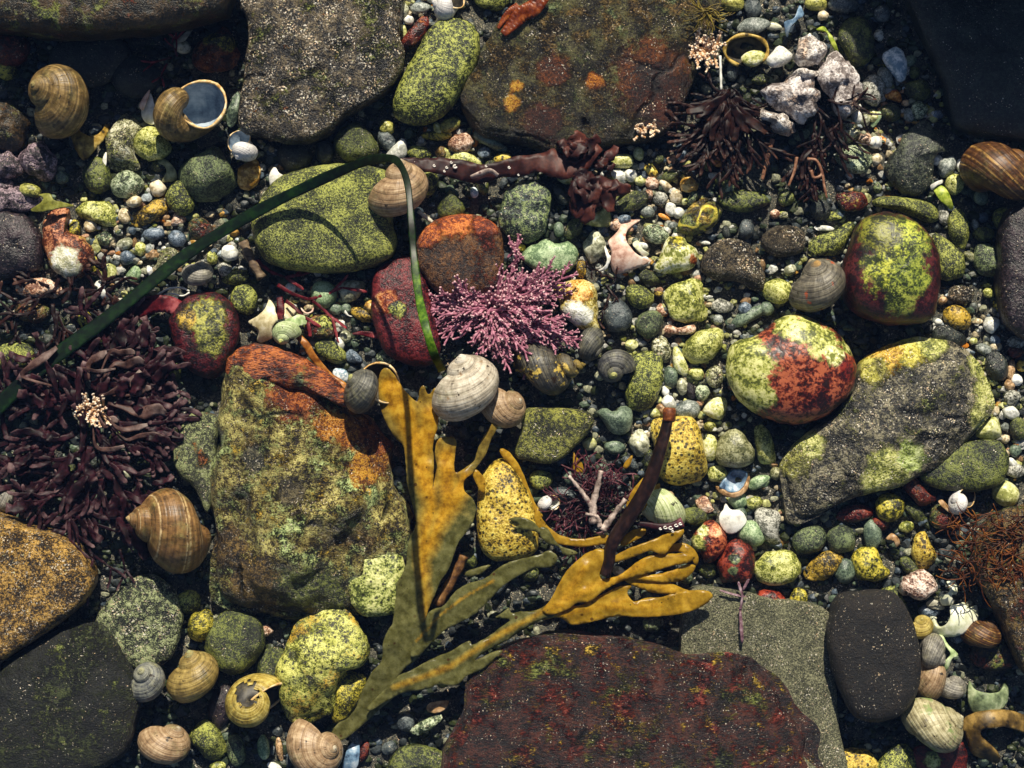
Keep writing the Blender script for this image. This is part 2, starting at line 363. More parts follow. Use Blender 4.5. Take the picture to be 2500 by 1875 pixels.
S('F', L(lambda loc: rock('stone_darkred', ('#1d080a','#471318','#74282a'), sc=420, bump=.6, local=loc)), [(810,592),(842,562),(888,556),(922,600),(940,690),(950,770),(900,790),(850,775),(818,735),(803,660)], 'dark crimson stone beside the pink coralline tuft, crossed by the eelgrass tip', h=46, z=34, p=2.8, rough=.05,
  local=[('F',838,655,26,('#5a1a08','#a0491c','#d69a5c')),('F',860,670,18,'moss')])
big_left = S('F', L(lambda loc: rock('stone_lichen', ('#1c140a','#7a6c34','#d6cc7c'), sc=480, white=.3, bump=1.2, dark=.3, darksc=230, crack=16, patch=[('brownm',46,.52,.64),(('#1c2414','#667844','#c0cf88'),40,.5,.62),('ochre',60,.6,.68)], local=loc)),
  [(515,770),(600,780),(690,800),(740,835),(790,890),(830,960),(856,1030),(880,1100),(882,1190),(865,1290),(810,1325),(720,1335),(640,1342),(560,1335),(462,1312),(448,1230),(440,1080),(455,990),(480,880),(492,810)],
  'huge mottled yellow green and brown boulder behind the rockweed', h=112, z=40, p=2.4, rough=.11, ang=.6,
  local=[('F',765,925,50,('#4a2006','#8a4c0c','#c4842a')),('F',715,915,34,('#5a2c06','#a06414','#cc9440')),('F',800,1000,46,('#4a2406','#8a560c','#c4902a')),('F',820,940,44,('#2a0e06','#6a2c0c','#9a5a20')),('F',650,850,60,('#3a1408','#70300e','#a8642c')),('F',560,1260,70,'brownm'),('F',680,1290,80,'mossd'),('F',500,1180,50,'brownm'),('F',560,990,26,('#1a1a14','#3a3828','#66604a')),('F',640,1060,30,('#1e1a12','#463e28','#6e6448'))])
S('F', rock('stone_orange_ridge', ('#2c1008','#6d2c10','#b4662c'), sc=420, bump=.9, patch=[('mossg',60,.56,.66),('redc',60,.6,.68)], stretch=(.5,1.4,1,20)), [(500,765),(545,742),(600,752),(660,775),(720,815),(765,868),(745,880),(690,855),(620,835),(550,822),(500,835),(488,800)], 'orange brown ridge of rock along the head of the huge mottled boulder', h=34, z=95, p=2.6, rough=.1)
S('F', rock('stone_flake', ('#171a13','#4c5036','#98a06c'), sc=520, white=.3, bump=.9, patch=[('rust',90,.6,.68)]), [(400,905),(440,890),(470,900),(470,960),(462,1040),(450,1110),(425,1060),(385,1020),(378,960)], 'narrow upright flake of mottled rock against the huge boulder', h=30, z=40, p=3, rough=.07)
S('F', L(lambda loc: rock('stone_redlime_big', ('#1e0907','#5c1c10','#a85a3a'), sc=300, bump=.25, rough=.4, dark=.25, local=loc)), [(1640,722),(1700,680),(1760,690),(1820,732),(1848,790),(1832,850),(1782,900),(1720,916),(1650,902),(1592,862),(1568,800),(1582,742)], 'smooth rust red stone with lime yellow patches, propped on the long slate', h=82, z=70, p=2.4, rough=.025,
  local=[('F',1600,790,62,'lime'),('F',1615,850,50,'lime'),('F',1595,740,40,'lime'),('F',1735,715,34,'lime'),('F',1770,740,36,'lime'),('F',1700,705,30,'lime'),('F',1795,770,22,'limew'),('F',1835,745,24,'lime'),('F',1830,800,30,('#250808','#541512','#80281a'))])
S('F', L(lambda loc: rock('stone_crimson_green', ('#140507','#2c0b0e','#54201e'), sc=360, bump=.3, rough=.42, local=loc)), [(1852,482),(1900,460),(1960,470),(2010,512),(2028,580),(2022,650),(2000,695),(1900,700),(1832,665),(1815,600),(1830,540)], 'dark crimson boulder with a bright green crown near the pale gravel', h=86, z=64, p=2.6, rough=.025, name='boulder', cat='boulder',
  local=[('F',1930,530,62,('#27300e','#76822a','#bcc046')),('F',1905,585,52,('#27300e','#848c2a','#c4c44a')),('F',1950,600,44,('#202a0e','#5c6a24','#98a03c')),('F',1930,650,34,('#20280e','#66702a','#aab04a')),('F',1890,510,44,('#1c200c','#4a4c1c','#80802c'))])
S('F', L(lambda loc: rock('stone_slate_big', ('#0f100d','#38352a','#857e64'), crack=14, sc=560, white=.5, bump=.9, rough=.4, patch=[('mossd',60,.58,.68)], local=loc)),
  [(1862,780),(1930,742),(2000,726),(2080,746),(2132,800),(2156,860),(2140,902),(2090,960),(2030,1000),(1962,1045),(1900,1062),(1832,1082),(1760,1122),(1702,1136),(1690,1080),(1685,1000),(1742,938),(1800,900),(1842,850)], 'long grey slate slab edged with yellow lime patches', h=52, z=50, p=3.4, rough=.05, ang=.4,
  local=[('F',1960,745,46,('#6a6014','#b4a82c','#d9cf6a')),('F',1900,765,44,('#7a5c10','#c49a2c','#e4c860')),('F',1885,800,30,('#5a5614','#a09a30','#ccc66c')),('F',2010,740,34,'lime'),('F',2120,790,30,'lime'),('F',2140,850,40,'lime'),('F',2115,900,32,'lime'),('F',1915,1010,52,'lime'),('F',1890,1045,34,'lime'),('F',1960,985,34,('#4c5a1c','#98a84a','#c4cf88')),('F',1740,960,36,'lime'),('F',1710,1000,34,'olive')])
S('F', 'mossd', [(1985,1020),(2030,976),(2100,952),(2160,956),(2180,1000),(2152,1050),(2080,1062),(2010,1050)], 'dark green oval stone tucked below the long slate slab', h=34, z=40, p=2.6)
S('F', rock('stone_red_slab', ('#0b0505','#24100d','#52291c'), crack=13, sc=520, white=.1, bump=.9, rough=.4, stretch=(.55,1.6,1,-8), patch=[('mossd',60,.56,.66),('redc',50,.55,.64),('ochre',80,.62,.7)]),
  [(1090,1390),(1200,1366),(1300,1376),(1430,1398),(1500,1412),(1605,1412),(1682,1462),(1740,1530),(1782,1570),(1780,1630),(1730,1720),(1000,1740),(960,1640),(1000,1540),(1012,1450),(1050,1412)], 'great dark red layered slab below the yellow rockweed fan', h=66, z=84, p=2.8, rough=.07, ang=.5)
S('F', rock('stone_green_slab', ('#171a14','#54543f','#a8a682'), sc=1000, white=.45, bump=.9, rough=.4, bigw=.15, pos=(.4,.5,.6)), [(1480,1300),(1560,1270),(1660,1290),(1790,1322),(1800,1440),(1812,1560),(1815,1720),(1600,1720),(1480,1560)], 'flat grey green glittering slab between the red slab and the black stone', h=22, z=40, p=6, rough=.02, name='boulder', cat='boulder')
S('F', rock('stone_black', ('#060505','#110d0b','#241d15'), sc=620, white=.14, bump=.9, rough=.62, patch=[('dark',70,.64,.74)]), [(1812,1292),(1870,1276),(1930,1280),(1970,1340),(1986,1430),(1976,1500),(1940,1542),(1880,1556),(1832,1530),(1800,1450),(1786,1370)], 'black brown oblong boulder casting shade beside the heap of broken shells', h=58, z=90, p=3.6, rough=.03, name='boulder', cat='boulder')
S('F', 'brownsp', [(-60,1125),(60,1136),(150,1168),(202,1236),(182,1300),(122,1352),(60,1392),(0,1432),(-60,1450)], 'golden brown glittering boulder at the pool edge beneath the tattered red weed', h=62, z=82, p=4, rough=.03, name='boulder', cat='boulder')
S('F', rock('stone_mossy_boulder', ('#050604','#0c0e08','#1a1d10'), sc=520, white=.03, bump=1.0, rough=.6, patch=[(('#090b06','#1b200d','#3e4620'),40,.5,.62),(('#1a2010','#464e1e','#7c8440'),46,.62,.74)]), [(100,1372),(160,1346),(232,1356),(272,1420),(302,1500),(292,1580),(242,1650),(100,1690),(-40,1690),(-60,1550),(0,1452)], 'shade-darkened mossy boulder with dull green blotches beside the pair of brown winkles', h=80, z=46, p=3, rough=.05)  # near-black base tones paint in the corner's shade; the green is moss
S('F', rock('stone_glitter_green', ('#0c100b','#3a4228','#a0a878'), sc=500, white=.75, bump=1.0, rough=.38), [(205,1345),(270,1265),(330,1238),(382,1280),(392,1350),(382,1405),(330,1445),(260,1425)], 'green stone sprinkled with white glints above the twin winkles', h=34, z=30, p=3.4, rough=.05)
S('F', rock('stone_lime_lump', ('#2e3012','#8f923a','#d4d274'), sc=380, bump=.5, dark=.45, darksc=330, patch=[('ochre',50,.56,.62),('moss',60,.57,.66)]), [(640,1342),(720,1302),(772,1342),(796,1402),(780,1440),(742,1452),(722,1530),(690,1562),(640,1576),(606,1530),(600,1442)], 'crooked lime yellow stone pitted with black beside the holed winkle', h=52, z=52, p=2.6, ang=.5, rough=.07)
S('d2', 'yelmoss', [(650,900),(780,830),(950,900),(925,1020),(850,1150),(780,1250),(655,1270)], 'shaded yellow green stone tucked against the crooked lime stone', h=32, z=30)
S('F', rock('stone_freckled', ('#3c441a','#98a050','#d0d08a'), sc=330, dark=.5, darksc=380, bump=.5), [(760,1200),(830,1172),(872,1210),(874,1300),(822,1332),(770,1318),(748,1252)], 'pale lime stone freckled with black, half under the rockweed stem', h=30, z=58, p=3, rough=.06)
S('F', 'yel', [(1040,1030),(1082,990),(1122,1020),(1150,1080),(1162,1150),(1152,1196),(1092,1212),(1042,1192),(1030,1120)], 'yellow and black speckled stone standing between the two rockweed blades', h=58, z=40, p=2.8, rough=.04)
S('c3', 'yel', [(1220,330),(1330,308),(1530,300),(1610,380),(1672,600),(1672,800),(1560,872),(1440,882),(1330,852),(1262,760),(1240,560),(1208,440)], 'bright yellow speckled stone crossed by the dark kelp stalk', h=62, z=34, p=2.7, rough=.04)
S('c3', rock('stone_moss_block', ('#15170c','#4a4c20','#949442'), sc=640, white=.35, bump=.9, rough=.4), [(140,240),(400,230),(600,240),(722,300),(690,420),(560,560),(380,690),(150,670),(60,620),(110,420)], 'olive green block with glittering flat top beside the green heart stone', h=34, z=40, p=4.5, rough=.03)
# unseen rocks outside the frame, shaped to throw the top corners into shade
S('F', 'dark', [(1900,-520),(1900,-330),(1975,-200),(2060,-100),(2160,-75),(2330,-70),(2460,-90),(2460,-520)], 'unseen tall dark rock beyond the pool edge shading the black hollow', h=60, z=330, p=6, name='boulder', cat='boulder', res=80, rough=.03)
S('F', 'dark', [(-260,-420),(-260,-130),(-100,-110),(120,-105),(260,-115),(345,-130),(385,-210),(385,-420)], 'unseen tall dark rock beyond the upper pool edge shading the reddish brown boulder', h=50, z=250, p=6, name='boulder', cat='boulder', res=80, rough=.03)
S('a4', 'dark', [(1250,-60),(1600,-120),(2400,-120),(2500,500),(2450,1150),(1950,1150),(1640,1080),(1560,900),(1500,600),(1330,240)], 'big charcoal slab lying in the black shaded corner', h=40, z=40, p=4, rough=.05, name='boulder', cat='boulder')  # dark grey rock, its tones lowered further to paint in the corner's darkness
S('F', 'purple', [(2165,470),(2200,440),(2300,440),(2300,730),(2190,720),(2160,660),(2155,560)], 'dark purple brown rock at the pool edge beside the crimson boulder', h=50, z=60, p=3.2, name='boulder', cat='boulder')
S('c4', rock('stone_brown_weedy', 'brownm', sc=380, bump=1.0, white=.2, patch=[('redc',60,.56,.64),('mossd',70,.56,.64)]), [(1980,1120),(2212,1050),(2500,1100),(2500,2300),(2250,2500),(2100,2250),(1960,1900),(1800,1650),(1830,1350)], 'rough dark brown rock overgrown with stringy orange weed', h=50, z=66, p=3.6, rough=.07, name='boulder', cat='boulder')
# ------------------------------------------------------------------ middling and small stones, tile by tile
def many(tile, rows):
    for r in rows:
        kw = r[3] if len(r) > 3 else {}
        S(tile, r[0], r[1], r[2], **kw)
many('a1', [
 ('mica', [(990,1010),(1100,960),(1200,1060),(1155,1180),(1140,1300),(1185,1430),(1050,1452),(930,1440),(900,1300),(910,1150)], 'white and green crusted stone in front of the crescent shell', dict(ang=.6, rough=.1)),
 ('lime', [(1140,1150),(1200,1070),(1310,1060),(1400,1150),(1450,1250),(1380,1340),(1230,1350),(1130,1280)], 'knobbly lime green stone below the big open winkle', dict(ang=.4, rough=.14)),
 ('mossd', [(700,1450),(820,1330),(900,1380),(940,1530),(880,1630),(760,1610)], 'dark green glinting stone beneath the crescent shell'),
 ('mossg', [(1500,1440),(1600,1350),(1820,1230),(1900,1330),(2010,1500),(2000,1600),(1850,1690),(1650,1700),(1520,1560)], 'dark green three-cornered stone between the white and amber fragments', dict(ang=.7)),
 ('amber', [(2150,1330),(2200,1420),(2170,1560),(2060,1610),(2010,1560),(2020,1420)], 'amber and cream quartz stone beside the dark three-cornered stone', dict(ang=.4)),
 ('micag', E(1080,1560,145,115,10), 'grey green mottled stone between two mossy stones', dict(ang=.4)),
 ('cream', E(1330,1590,70,70), 'small cream pebble beside the pale hooked shell', dict()),
 ('greyg', [(2000,770),(2030,880),(1990,1040),(1930,1080),(1910,960)], 'thin green slate sliver beside the big open winkle', dict(z=26)),
 ('shade', [(0,840),(120,860),(230,1050),(200,1240),(60,1270),(-140,1240),(-120,900)], 'dim rust brown lump at the pool edge below the long spired winkle', dict(rough=.15)),
 ('peach', [(-60,1100),(30,1090),(75,1115),(60,1180),(-10,1210),(-70,1190)], 'little peach coloured lump on the rust brown rock', dict(z=40)),
 ('pinkcrust', [(180,1280),(330,1180),(450,1280),(490,1400),(440,1530),(300,1490),(180,1410)], 'pinkish grey crusted lump below the long spired winkle', dict(ang=.5, rough=.2)),
 ('pinkcrust', [(-80,1290),(60,1240),(180,1330),(190,1460),(60,1520),(-80,1480)], 'purple grey crusted lump at the pool edge', dict(ang=.5, rough=.2)),
 ('pinkcrust', E(40,1570,90,70), 'small mauve crust knob above the green forked weed', dict(rough=.2)),
 ('olive', E(255,1605,105,60,-15), 'flat olive limpet-shaped stone on the grey crust', dict(h=16, z=40)),
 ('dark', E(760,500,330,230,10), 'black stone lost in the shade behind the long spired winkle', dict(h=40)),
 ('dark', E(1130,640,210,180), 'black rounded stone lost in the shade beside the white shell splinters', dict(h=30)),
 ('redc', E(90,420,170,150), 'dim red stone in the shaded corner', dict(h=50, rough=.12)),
 ('yelmoss', E(50,590,90,90), 'dim yellow green pebble below the dim red stone', dict()),
])
many('a2', [
 ('creamg', E(1250,90,62,85,5), 'cream grey pebble against the edge of the glittering block'),
 ('grey', E(1400,70,95,52,8), 'flat grey pebble beside the white top shell', dict()),
 ('limes', E(1250,265,45,85,8), 'pale lime pebble wedged beside the glittering block'),
 ('white', E(1300,165,55,38,-20), 'white shelly pebble above the long red stone'),
 ('redc', [(1420,130),(1478,160),(1452,290),(1330,420),(1240,410),(1250,330),(1340,220)], 'long dark red stone leaning on the green oval stone', dict(z=18)),
 ('moss', [(1860,-60),(2150,-60),(2150,30),(2060,95),(1930,70),(1860,20)], 'mossy dark green stone cut by the upper edge above the patchy slab'),
 ('olive', E(1120,1075,67,67), 'round olive pebble in the shadow of the green oval stone'),
 ('mossd', [(700,1150),(780,1060),(880,1035),(960,1110),(1062,1230),(1042,1330),(900,1372),(740,1342),(680,1240)], 'dark green rounded stone above the bend of the eelgrass'),
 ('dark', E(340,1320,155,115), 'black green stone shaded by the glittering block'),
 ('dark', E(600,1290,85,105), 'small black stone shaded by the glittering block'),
 ('white', [(1245,1165),(1282,1190),(1287,1310),(1200,1355),(1105,1318),(1190,1220)], 'white three-cornered quartz stone at the bend of the eelgrass', dict(ang=.5, z=22)),
 ('olive', E(1660,1050,100,62,25), 'olive pebble at the foot of the green oval stone'),
 ('yelmoss', E(1530,1148,130,40,-3), 'flat yellow brown pebble below the green oval stone'),
 ('greyg', [(1850,1112),(1900,1098),(2130,1240),(2132,1285),(2050,1272),(1860,1172)], 'straight grey green stone stick below the patchy slab', dict(z=22)),
 ('peach', [(1640,1220),(1700,1140),(1800,1120),(1850,1200),(1800,1285),(1690,1280)], 'pink and lime crusted lump beside the straight stone stick', dict(rough=.2)),
 ('lime', [(1630,1345),(1700,1280),(1800,1282),(1930,1382),(1850,1420),(1640,1400)], 'flat lime green stone behind the dark dulse strap'),
 ('bluegrey', E(1945,1290,62,52), 'blue grey pebble beside the yellow egg pebble'),
 ('yel', E(2100,1340,83,54), 'smooth yellow egg pebble against the dulse strap'),
 ('brownm', E(1580,1290,52,55), 'small brown pebble behind the dulse strap'),
 ('moss', E(1390,1300,112,66,-15), 'green speckled stone beside the white three-cornered quartz'),
 ('bluewhite', E(1860,1625,36,50), 'little blue white pebble under the dulse strap'),
 ('moss', E(1450,1530,110,140), 'mossy stone behind the winkle at the eelgrass bend'),
])
many('a3', [
 ('grey', [(1950,200),(2030,150),(2140,150),(2222,192),(2150,262),(2050,292),(1925,262)], 'flat grey slate beside the ring-shaped hollow shell', dict(h=14, z=20)),
 ('olive', E(1900,35,105,68), 'yellow olive stone at the upper edge by the feathery weed'),
 ('darkgrey', E(2065,70,75,80), 'dark speckled stone at the upper edge by the grey slate'),
 ('limes', E(650,1262,58,40,-10), 'lime pebble resting on the dark dulse'),
 ('limes', [(330,1382),(400,1332),(465,1352),(532,1422),(485,1447),(420,1432)], 'lime leaf-shaped pebble resting on the dulse strap', dict(z=30, h=10)),
 ('limes', E(1105,1300,48,62), 'pale lime egg pebble in the white gravel'),
 ('limew', [(860,1312),(950,1300),(1035,1306),(1057,1350),(1040,1412),(940,1420),(868,1400)], 'short lime barrel-shaped pebble beside the pale lime egg'),
 ('white', [(870,1450),(930,1420),(990,1470),(1010,1530),(950,1550),(890,1510)], 'white angular quartz pebble above the fat cream pebble', dict(ang=.6)),
 ('white', E(1035,1480,58,58), 'white blocky pebble beside the angular quartz', dict(ang=.7)),
 ('limew', E(862,1600,102,66,5), 'fat cream pebble beside the red weed tongue'),
 ('limes', E(1122,1525,58,48), 'lime pebble behind the pinkish quartz'),
 ('peach', E(1212,1545,60,55), 'pinkish quartz pebble at the heart of the white gravel', dict(ang=.6)),
 ('cream', E(1335,1570,70,36,-40), 'cream flat pebble beside the pinkish quartz', dict(ang=.5)),
 ('yel', [(1140,1400),(1210,1390),(1270,1460),(1250,1500),(1180,1480)], 'yellow olive flake above the pinkish quartz'),
 ('amber', E(1525,1565,72,68), 'amber brown double pebble in the white gravel', dict(rough=.2)),
 ('white', E(1745,1490,58,35,-10), 'white chip in the dark gravel below the red fronds', dict(ang=.7)),
 ('bluegrey', E(1470,1290,62,82), 'grey green pebble under the tips of the red fronds'),
 ('moss', E(1680,1385,42,62,15), 'slim mossy pebble under the red fronds'),
 ('orange', E(1775,1370,48,40,-30), 'orange chip under the red fronds', dict(ang=.6)),
 ('white', E(1870,1420,40,38), 'white crumb beside the orange chip', dict(ang=.6)),
 ('micag', E(1880,1560,55,85), 'grey purple mottled pebble near the dark kelp twig'),
 ('mossd', E(1830,1520,90,70), 'dark mossy pebble beside the grey purple mottled one'),
])
many('a4', [
 ('mossd', [(680,200),(760,130),(860,140),(932,250),(952,420),(880,545),(780,562),(700,450),(640,320)], 'dark green mossy egg stone behind the white crust'),
 ('bluewhite', [(1060,420),(1150,390),(1212,480),(1226,630),(1170,702),(1110,640),(1040,540),(1010,480)], 'white and blue shell-like stone at the edge of the dark corner', dict(h=16, z=20)),
 ('grey', E(1040,660,62,98,28), 'smooth grey bean pebble under the white and blue stone'),
 ('granite', E(938,760,100,145,5), 'black and white speckled oval stone beside the white crust', dict(z=18)),
 ('orange', [(1045,785),(1130,755),(1180,820),(1172,868),(1110,850),(1040,830)], 'bright orange angular pebble', dict(ang=.5)),
 ('mossd', E(1320,760,125,92,-10), 'shaded green stone beside the bright orange pebble'),
 ('slate', [(1380,1000),(1480,1040),(1560,1140),(1597,1250),(1460,1300),(1440,1400),(1430,1560),(1300,1650),(1150,1610),(1035,1480),(1060,1360),(1140,1230),(1200,1130),(1300,1040)], 'dark slate wedge with a thin yellow vein', dict(h=36, z=22, ang=.6)),
 ('mica', [(640,1070),(740,990),(822,1090),(790,1180),(660,1212)], 'lime and white glittering stone below the white crust', dict(ang=.5)),
 ('mossd', E(1090,950,92,85), 'dark green stone below the bright orange pebble'),
 ('micag', [(640,1270),(780,1220),(922,1280),(932,1380),(830,1472),(720,1442),(615,1340)], 'grey green granite stone above the twiggy weed', dict(ang=.5)),
 ('white', E(805,985,52,66,10), 'white shell-like pebble beside the lime glittering stone', dict(ang=.5)),
 ('creamg', E(870,1010,46,62), 'cream grey pebble beside the white shell-like one'),
 ('pgreen', E(970,1000,30,92,-28), 'thin pale green sliver between dark stones'),
 ('white', E(962,1200,66,56), 'white quartz pebble beside the orange streak', dict(ang=.6)),
 ('peach', E(870,1170,62,52), 'pinkish knob in the pale gravel pocket', dict(rough=.2)),
 ('orange', E(1032,1185,62,26,-35), 'narrow orange pebble beside the white quartz'),
 ('cream', E(970,1345,52,50), 'cream pebble beside the grey green granite', dict(ang=.5)),
 ('bluegrey', E(1480,970,48,42), 'dim blue grey pebble on the edge of the dark corner'),
 ('white', E(1485,1352,48,44), 'white chip beside the grey bean near the banded shell', dict(ang=.5)),
 ('grey', E(1565,1405,72,92,-25), 'smooth mid grey pebble near the banded shell'),
 ('white', E(1682,1400,40,62,5), 'white and amber pebble touching the banded shell'),
 ('lime', E(1622,1555,86,92), 'lime cube-like pebble with black dots', dict(ang=.6)),
 ('darkgrey', E(690,40,130,75), 'dark granite stone at the upper edge'),
 ('olive', E(455,35,105,60), 'olive pebble at the upper edge beside dark granite'),
 ('cream', E(515,130,48,46), 'cream pebble below the olive one at the upper edge'),
 ('creamg', E(85,220,85,36,-10), 'flat pale grey pebble beside the hollow ring shell'),
 ('micag', E(1330,930,70,80,-20), 'mottled green pebble near the dark corner'),
 ('granite', E(985,300,42,50), 'grey chip beside the dark green mossy egg'),
 ('tan', E(1215,870,40,28), 'tan chip under the bright orange pebble'),
 ('grey', E(1240,970,50,60), 'grey chip between the green stones'),
])
many('b1', [
 ('lime', [(690,110),(760,90),(850,92),(930,100),(1000,220),(1052,292),(940,312),(820,282),(700,242),(620,180)], 'bright lime stone with glassy top beside the rusty boulder', dict(ang=.6, rough=.1)),
 ('yelmoss', E(632,320,56,72), 'small yellow green pebble under the bright lime stone'),
 ('ochre', [(1060,280),(1100,220),(1250,120),(1370,50),(1432,130),(1400,210),(1250,282),(1130,322)], 'rough ochre brown stone beside the mossy round one', dict(ang=.5, rough=.14)),
 ('cream', E(1138,95,72,45,20), 'cream shelly pebble on the rough ochre stone', dict(z=34)),
 ('peach', [(1470,190),(1577,232),(1540,282),(1440,302),(1450,250)], 'cream broken fragment below the mossy round stone', dict(ang=.5)),
 ('moss', E(1525,70,115,145,20), 'mossy round stone with small pits beside the ochre one'),
 ('bluegrey', E(1300,365,96,56,5), 'blue grey clam-like pebble'),
 ('bluegrey', E(1495,405,76,72), 'round slate blue pebble beside the small red stone'),
 ('redmoss', [(1590,270),(1700,220),(1810,340),(1745,422),(1620,402)], 'small red stone with green tip just above the eelgrass'),
 ('micag', E(880,410,72,60), 'mottled green pebble beside the rusty boulder'),
 ('creamg', E(1050,450,76,50,20), 'cream and brown wedge pebble', dict(ang=.5)),
 ('lime', E(1185,490,52,62), 'small lime pebble beside the brown wedge'),
 ('tan', E(1290,540,66,40,10), 'grey brown flat pebble beside the sugary lime stone', dict(ang=.5)),
 ('bluegrey', E(1075,570,72,62), 'blue grey sparkling pebble'),
 ('mica', [(1320,620),(1350,520),(1430,475),(1530,530),(1430,640),(1340,690),(1280,660)], 'sugary lime white stone touching the eelgrass', dict(ang=.4)),
 ('limes', E(905,690,86,72), 'grey lime pebble near the maroon weed'),
 ('pgreen', [(1060,720),(1140,630),(1195,680),(1180,750),(1130,790)], 'pale green angular pebble near the eelgrass', dict(ang=.6)),
 ('yelmoss', E(785,620,46,78), 'yellow green edge stone beside the rusty boulder'),
 ('white', E(1265,680,28,52,15), 'slim white chip under the eelgrass', dict(ang=.5)),
 ('cream', E(1172,610,32,20), 'tiny cream chip beside the blue grey sparkling pebble'),
 ('white', E(1942,530,76,72), 'smooth white pebble above the small grey winkle'),
 ('granite', E(1900,665,62,62), 'grey speckled pebble beside the small grey winkle', dict(ang=.5)),
 ('moss', E(1990,735,122,62,15), 'mossy flat stone beside the small grey winkle'),
 ('moss', E(2060,930,118,135), 'green mossy stone beside the crimson and green stone'),
 ('mossd', E(1390,1520,152,120,-25), 'dull green oval stone in the black gap beside the huge boulder'),
 ('moss', [(-40,1350),(150,1270),(270,1330),(300,1450),(150,1510),(-40,1490)], 'mossy stone at the pool edge under the eelgrass'),
 ('yelmoss', E(710,1085,66,92,10), 'small yellow stone caught in the maroon weed', dict(z=30)),
 ('peach', [(140,800),(250,740),(420,750),(530,830),(480,910),(300,900),(160,880)], 'peach crusted lump above the maroon weed', dict(ang=.3, rough=.22, z=24)),
 ('brownm', [(140,940),(300,930),(420,1000),(380,1110),(220,1110),(120,1040)], 'brown crusted lump among the maroon weed', dict(rough=.2)),
 ('purple', [(-60,210),(230,215),(350,400),(362,640),(200,710),(-60,730)], 'dark purple brown rock at the pool edge beside the rusty boulder', dict(h=40)),
 ('pinkcrust', [(-60,0),(200,-40),(350,10),(340,110),(250,180),(60,192),(-60,190)], 'pale grey pink crust under the green forked weed', dict(rough=.2, h=30, z=20)),
])
S('b1', L(lambda loc: rock('stone_rusty_white', ('#30120a','#7a3c22','#c0845c'), sc=320, bump=.6, patch=[('ochre',70,.6,.68)], local=loc)), [(400,190),(470,130),(580,150),(565,330),(740,420),(802,560),(705,725),(560,745),(430,645),(370,480),(350,300)], 'rusty red stone with a dazzling white quartz eye', h=44, z=26, ang=.3, rough=.09, local=[('b1',570,625,135,('#c4c094','#f2eed4','#f8f6ec')),('b1',500,690,60,'creamg')])
S('b1', L(lambda loc: rock('stone_crimson_crown', ('#140608','#350d11','#5e1c20'), sc=360, bump=.7, rough=.4, local=loc)), [(1600,900),(1740,860),(1880,880),(2000,1020),(2032,1180),(1990,1330),(1920,1480),(1830,1565),(1700,1572),(1560,1470),(1480,1300),(1440,1130),(1480,1000)], 'crimson stone with a mossy green crown beside the black gap', h=52, z=34, p=2.5, rough=.07, local=[('b1',1760,1080,170,('#1c200c','#626426','#aca848')),('b1',1800,1260,140,('#1c200c','#626426','#a0a044')),('b1',1600,1090,90,'ochre')])
many('b2', [
 ('mossd', [(1650,0),(1722,60),(1792,170),(1720,252),(1560,232),(1556,130)], 'dark green cone-shaped stone above the red brown rounded stone', dict(ang=.3)),
 ('pgreen', E(588,880,108,122,30), 'smooth pale green pebble beside the white stone'),
 ('creamg', [(680,800),(770,760),(940,772),(902,870),(860,930),(760,952),(720,872)], 'white glassy stone in the shade line of the big green boulder', dict(ang=.5)),
 ('greyg', E(690,1000,62,47), 'small grey green pebble under the pale green one'),
 ('ochre', E(920,1050,130,55,-22), 'ochre and green sliver stone beside the crimson stone'),
 ('amber', E(975,975,45,50), 'amber chip beside the dark crimson stone', dict(ang=.5)),
 ('redmoss', [(470,1070),(640,1048),(692,1130),(682,1220),(620,1262),(480,1272),(420,1200)], 'red and green crusted stone beside the green spiral shell'),
 ('moss', [(520,1272),(640,1260),(770,1360),(772,1442),(680,1462),(540,1382)], 'green stone with red edge below the red and green one'),
 ('white', E(722,1290,45,57,20), 'white pebble beside the red and green stone'),
 ('creamg', E(770,1232,52,50), 'cream knob beside the white pebble', dict(rough=.15)),
 ('bluegrey', [(770,1370),(830,1340),(920,1430),(880,1460),(790,1440)], 'grey blue flake above the white flake', dict(ang=.6)),
 ('bluewhite', E(735,1560,80,55,-38), 'white blue flake beside the orange weed strip', dict(ang=.4, h=10)),
 ('micag', E(1115,1410,82,72), 'grey green speckled stone beside the eelgrass tip'),
])
S('F', 'speck', [(1100,402),(1150,388),(1188,410),(1186,470),(1170,512),(1120,526),(1080,492),(1086,440)], 'blue green speckled stone below the dulse strap', h=30, z=26, ang=.4)
